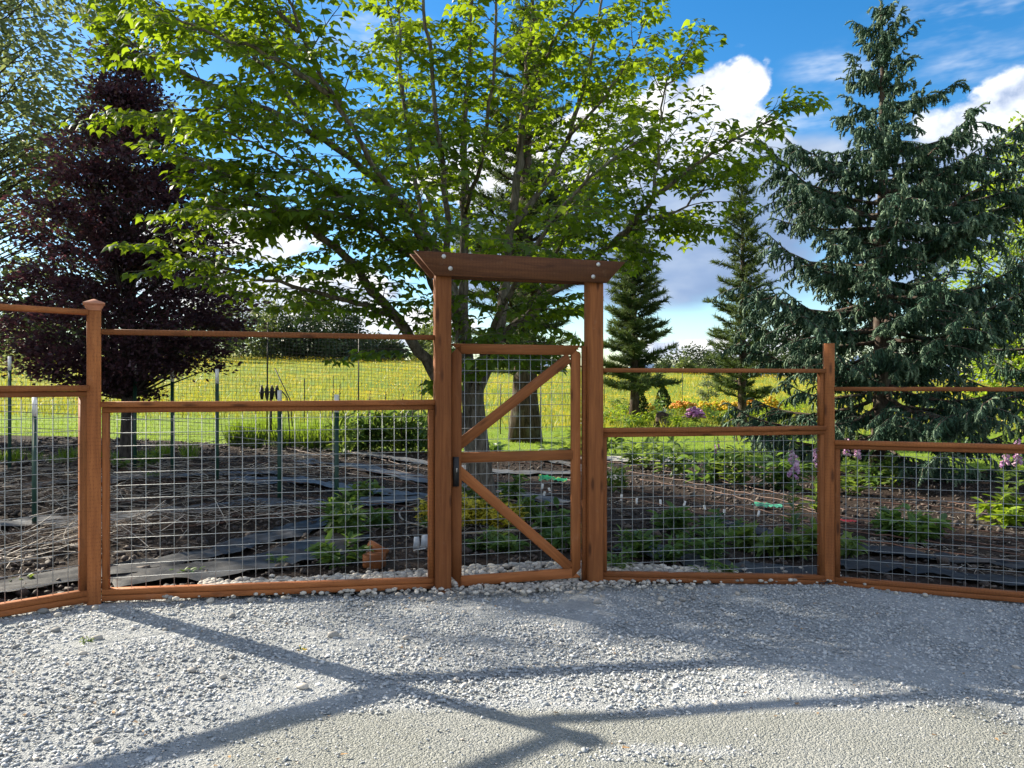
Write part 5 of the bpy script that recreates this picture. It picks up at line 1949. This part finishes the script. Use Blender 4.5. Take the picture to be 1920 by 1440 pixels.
g = G(700, 1068)
offcut('short brown wooden block lying on the rocks inside the fence', Vector((g.x, g.y + .06, g.z + .075)), (.185, .14, .135), R(-14), 0)
offcut('brown wooden block tilted up behind the other block', Vector((g.x - .005, g.y + .27, g.z + .14)), (.20, .10, .085), R(-25), R(22), R(-20))

# grey lidded boxes (a pair of sprinkler weights) beside the gate post
b = G(790, 1030)
s = b.y / F
t = thing('grey_box', 'grey plastic twin box with sloping sides lying on the soil by the gate post', 'box', b)
for k, (ox, w, h, rz) in enumerate(((-9, 13, 22, .1), (8, 15, 24, -.25))):
    V, T_ = [], []
    for (z, f) in ((0, 1.0), (h * s, .72)):
        for (sx, sy) in ((-1, -1), (1, -1), (1, 1), (-1, 1)):
            x, y = sx * w * s * .5 * f, sy * w * s * .6 * f
            V.append((b.x + ox * s + x * math.cos(rz) - y * math.sin(rz), b.y + x * math.sin(rz) + y * math.cos(rz), b.z + z + (.01 if k else 0)))
    for q in range(4):
        j = (q + 1) % 4
        T_ += [(q, j, 4 + j), (q, 4 + j, 4 + q)]
    T_ += [(4, 5, 6), (4, 6, 7), (0, 2, 1), (0, 3, 2)]
    mk('half', V, T_, M_BOX, t)
ge = Geo()
ge.tube([b + Vector((-12 * s, -.12, .01)), b + Vector((10 * s, -.10, .03))], .006, 5)
tag(ge.obj('white_stick', M_TAG), 'thin white stick lying in front of the grey box', 'stick')

# crumpled green bag in the bed behind the gate
def crumple(name, label, px, py, wpx, hpx, mat, seedv, cat='bag', ang=.5):
    rr_ = np.random.default_rng(seedv)
    b = G(px, py)
    s = b.y / F
    n, m = 14, 9
    V = []
    for i in range(n):
        for j in range(m):
            f, q = i / (n - 1) - .5, j / (m - 1) - .5
            w = (1 - .65 * (f + .5))
            z = .02 + hpx * s * .55 * max(0, (1 - abs(q) * 1.6)) * (1 - .6 * (f + .5)) + rr_.random() * hpx * s * .28
            V.append((b.x + f * wpx * s, b.y - (f * ang) * wpx * s + q * hpx * s * 1.6 * w, b.z + z))
    i = np.arange(n - 1)[:, None] * m
    j = np.arange(m - 1)[None, :]
    Q = np.stack([i + j, i + j + 1, i + m + j + 1, i + m + j], -1).reshape(-1, 4)
    o = mk(name, V, Q, mat, None, None, False)
    return tag(o, label, cat)


mb, T = newmat('green_bag')
nn = noise(T, objcoord(T), 7.0, 3.0)
cc = T.mix(T.smooth(nn, .52, .56), (0.012, 0.24, 0.09), (0.50, 0.42, 0.05))
cc = T.mix(T.smooth(noise(T, objcoord(T), 4.0, 2.0), .55, .6), cc, (0.02, 0.34, 0.14))
finish(T, principled(T, cc, .3, spec=.6))
crumple('crumpled_bag', 'crumpled green and yellow plastic bag on the soil behind the gate', 1036, 906, 52, 20, mb, 3)
crumple('plastic_packet', 'pale green crumpled packet on the soil beside the tall foxglove', 1440, 955, 52, 16, plain('pale_green_plastic', (0.10, 0.42, 0.26), .35, var=.6, scale=9), 4, 'packet', 0)
crumple('seed_packet', 'small red and white seed packet lying past the flat-topped post', 1590, 982, 34, 8, M_REDTAG, 5, 'packet', 0)

# white plant markers
for (px, py) in [(1135, 932), (1164, 938), (1194, 945), (1239, 948), (1281, 950), (1324, 958), (1357, 966), (1033, 925), (1018, 932), (1420, 968), (1015, 918)]:
    b = G(px, py)
    s = b.y / F
    h = 11 * s
    V, T_ = beam_mesh(h + .05, .003, 4.2 * s, .0008)
    V = np.array(V)
    me = mesh('plant_marker', V, T_)
    me.materials.append(M_TAG)
    W = Matrix.Translation(b + Vector((0, 0, -.05))) @ Matrix.Rotation(R(-90 + random.uniform(-14, 14)), 4, 'Y')
    tag(place('plant_marker', me, W), 'small white plastic plant marker stuck in the soil bed', 'marker', 'plant markers in the bed')

# twine clips and pale tags on the T-post line
ge = Geo()
for (z1, z2) in ((770, 795), (800, 815)):
    c = curve([P(-30, z1, 9.6), P(65, z1 + 3, 9.65), P(250, z1 + 14, 11.5), P(407, z2, 13.0), P(524, z2 + 14, 11.5)], 30)
    ge.tube(c, .004, 4)
o = ge.obj('twine', M_STALK, None)
tag(o, 'pale twine strung between the steel T-posts', 'twine')

# leaves and weeds on the drive
for (px, py, m) in [(155, 1212, M_LIME), (167, 1210, M_LIME), (568, 1225, M_BUTTER)]:
    b = G(px, py)
    leafy('gravel_weed', 'tiny bright green weed sprouting from the gravel', b + Vector((0, 0, .02)), .05, .03, 14, .028, m, 'weeds in the gravel', stems=4)

# bits of bark and dry leaf on the gravel
n = 150
x = rng.uniform(-4, 4.5, n)
y = rng.uniform(3.3, 7.2, n)
k = y < fence_y(x) - .08
x, y = x[k], y[k]
fl = rot_z(rng.uniform(0, 6.28, len(x))) * (rng.uniform(.006, .018, len(x)))[:, None, None]
V, T_, r_ = inst(np.array([[-1, -.5, .1], [1, -.4, .3], [1.2, .4, .1], [-.9, .5, .5]]), np.array([[0, 1, 2], [0, 2, 3]]), fl, np.stack([x, y, H(x, y) + .024], -1))
mk('dry_litter', V, T_, foliage('dry_litter', (0.05, 0.03, 0.02), (0.42, 0.27, 0.13), None), gravel, r_, False, 'stuff')
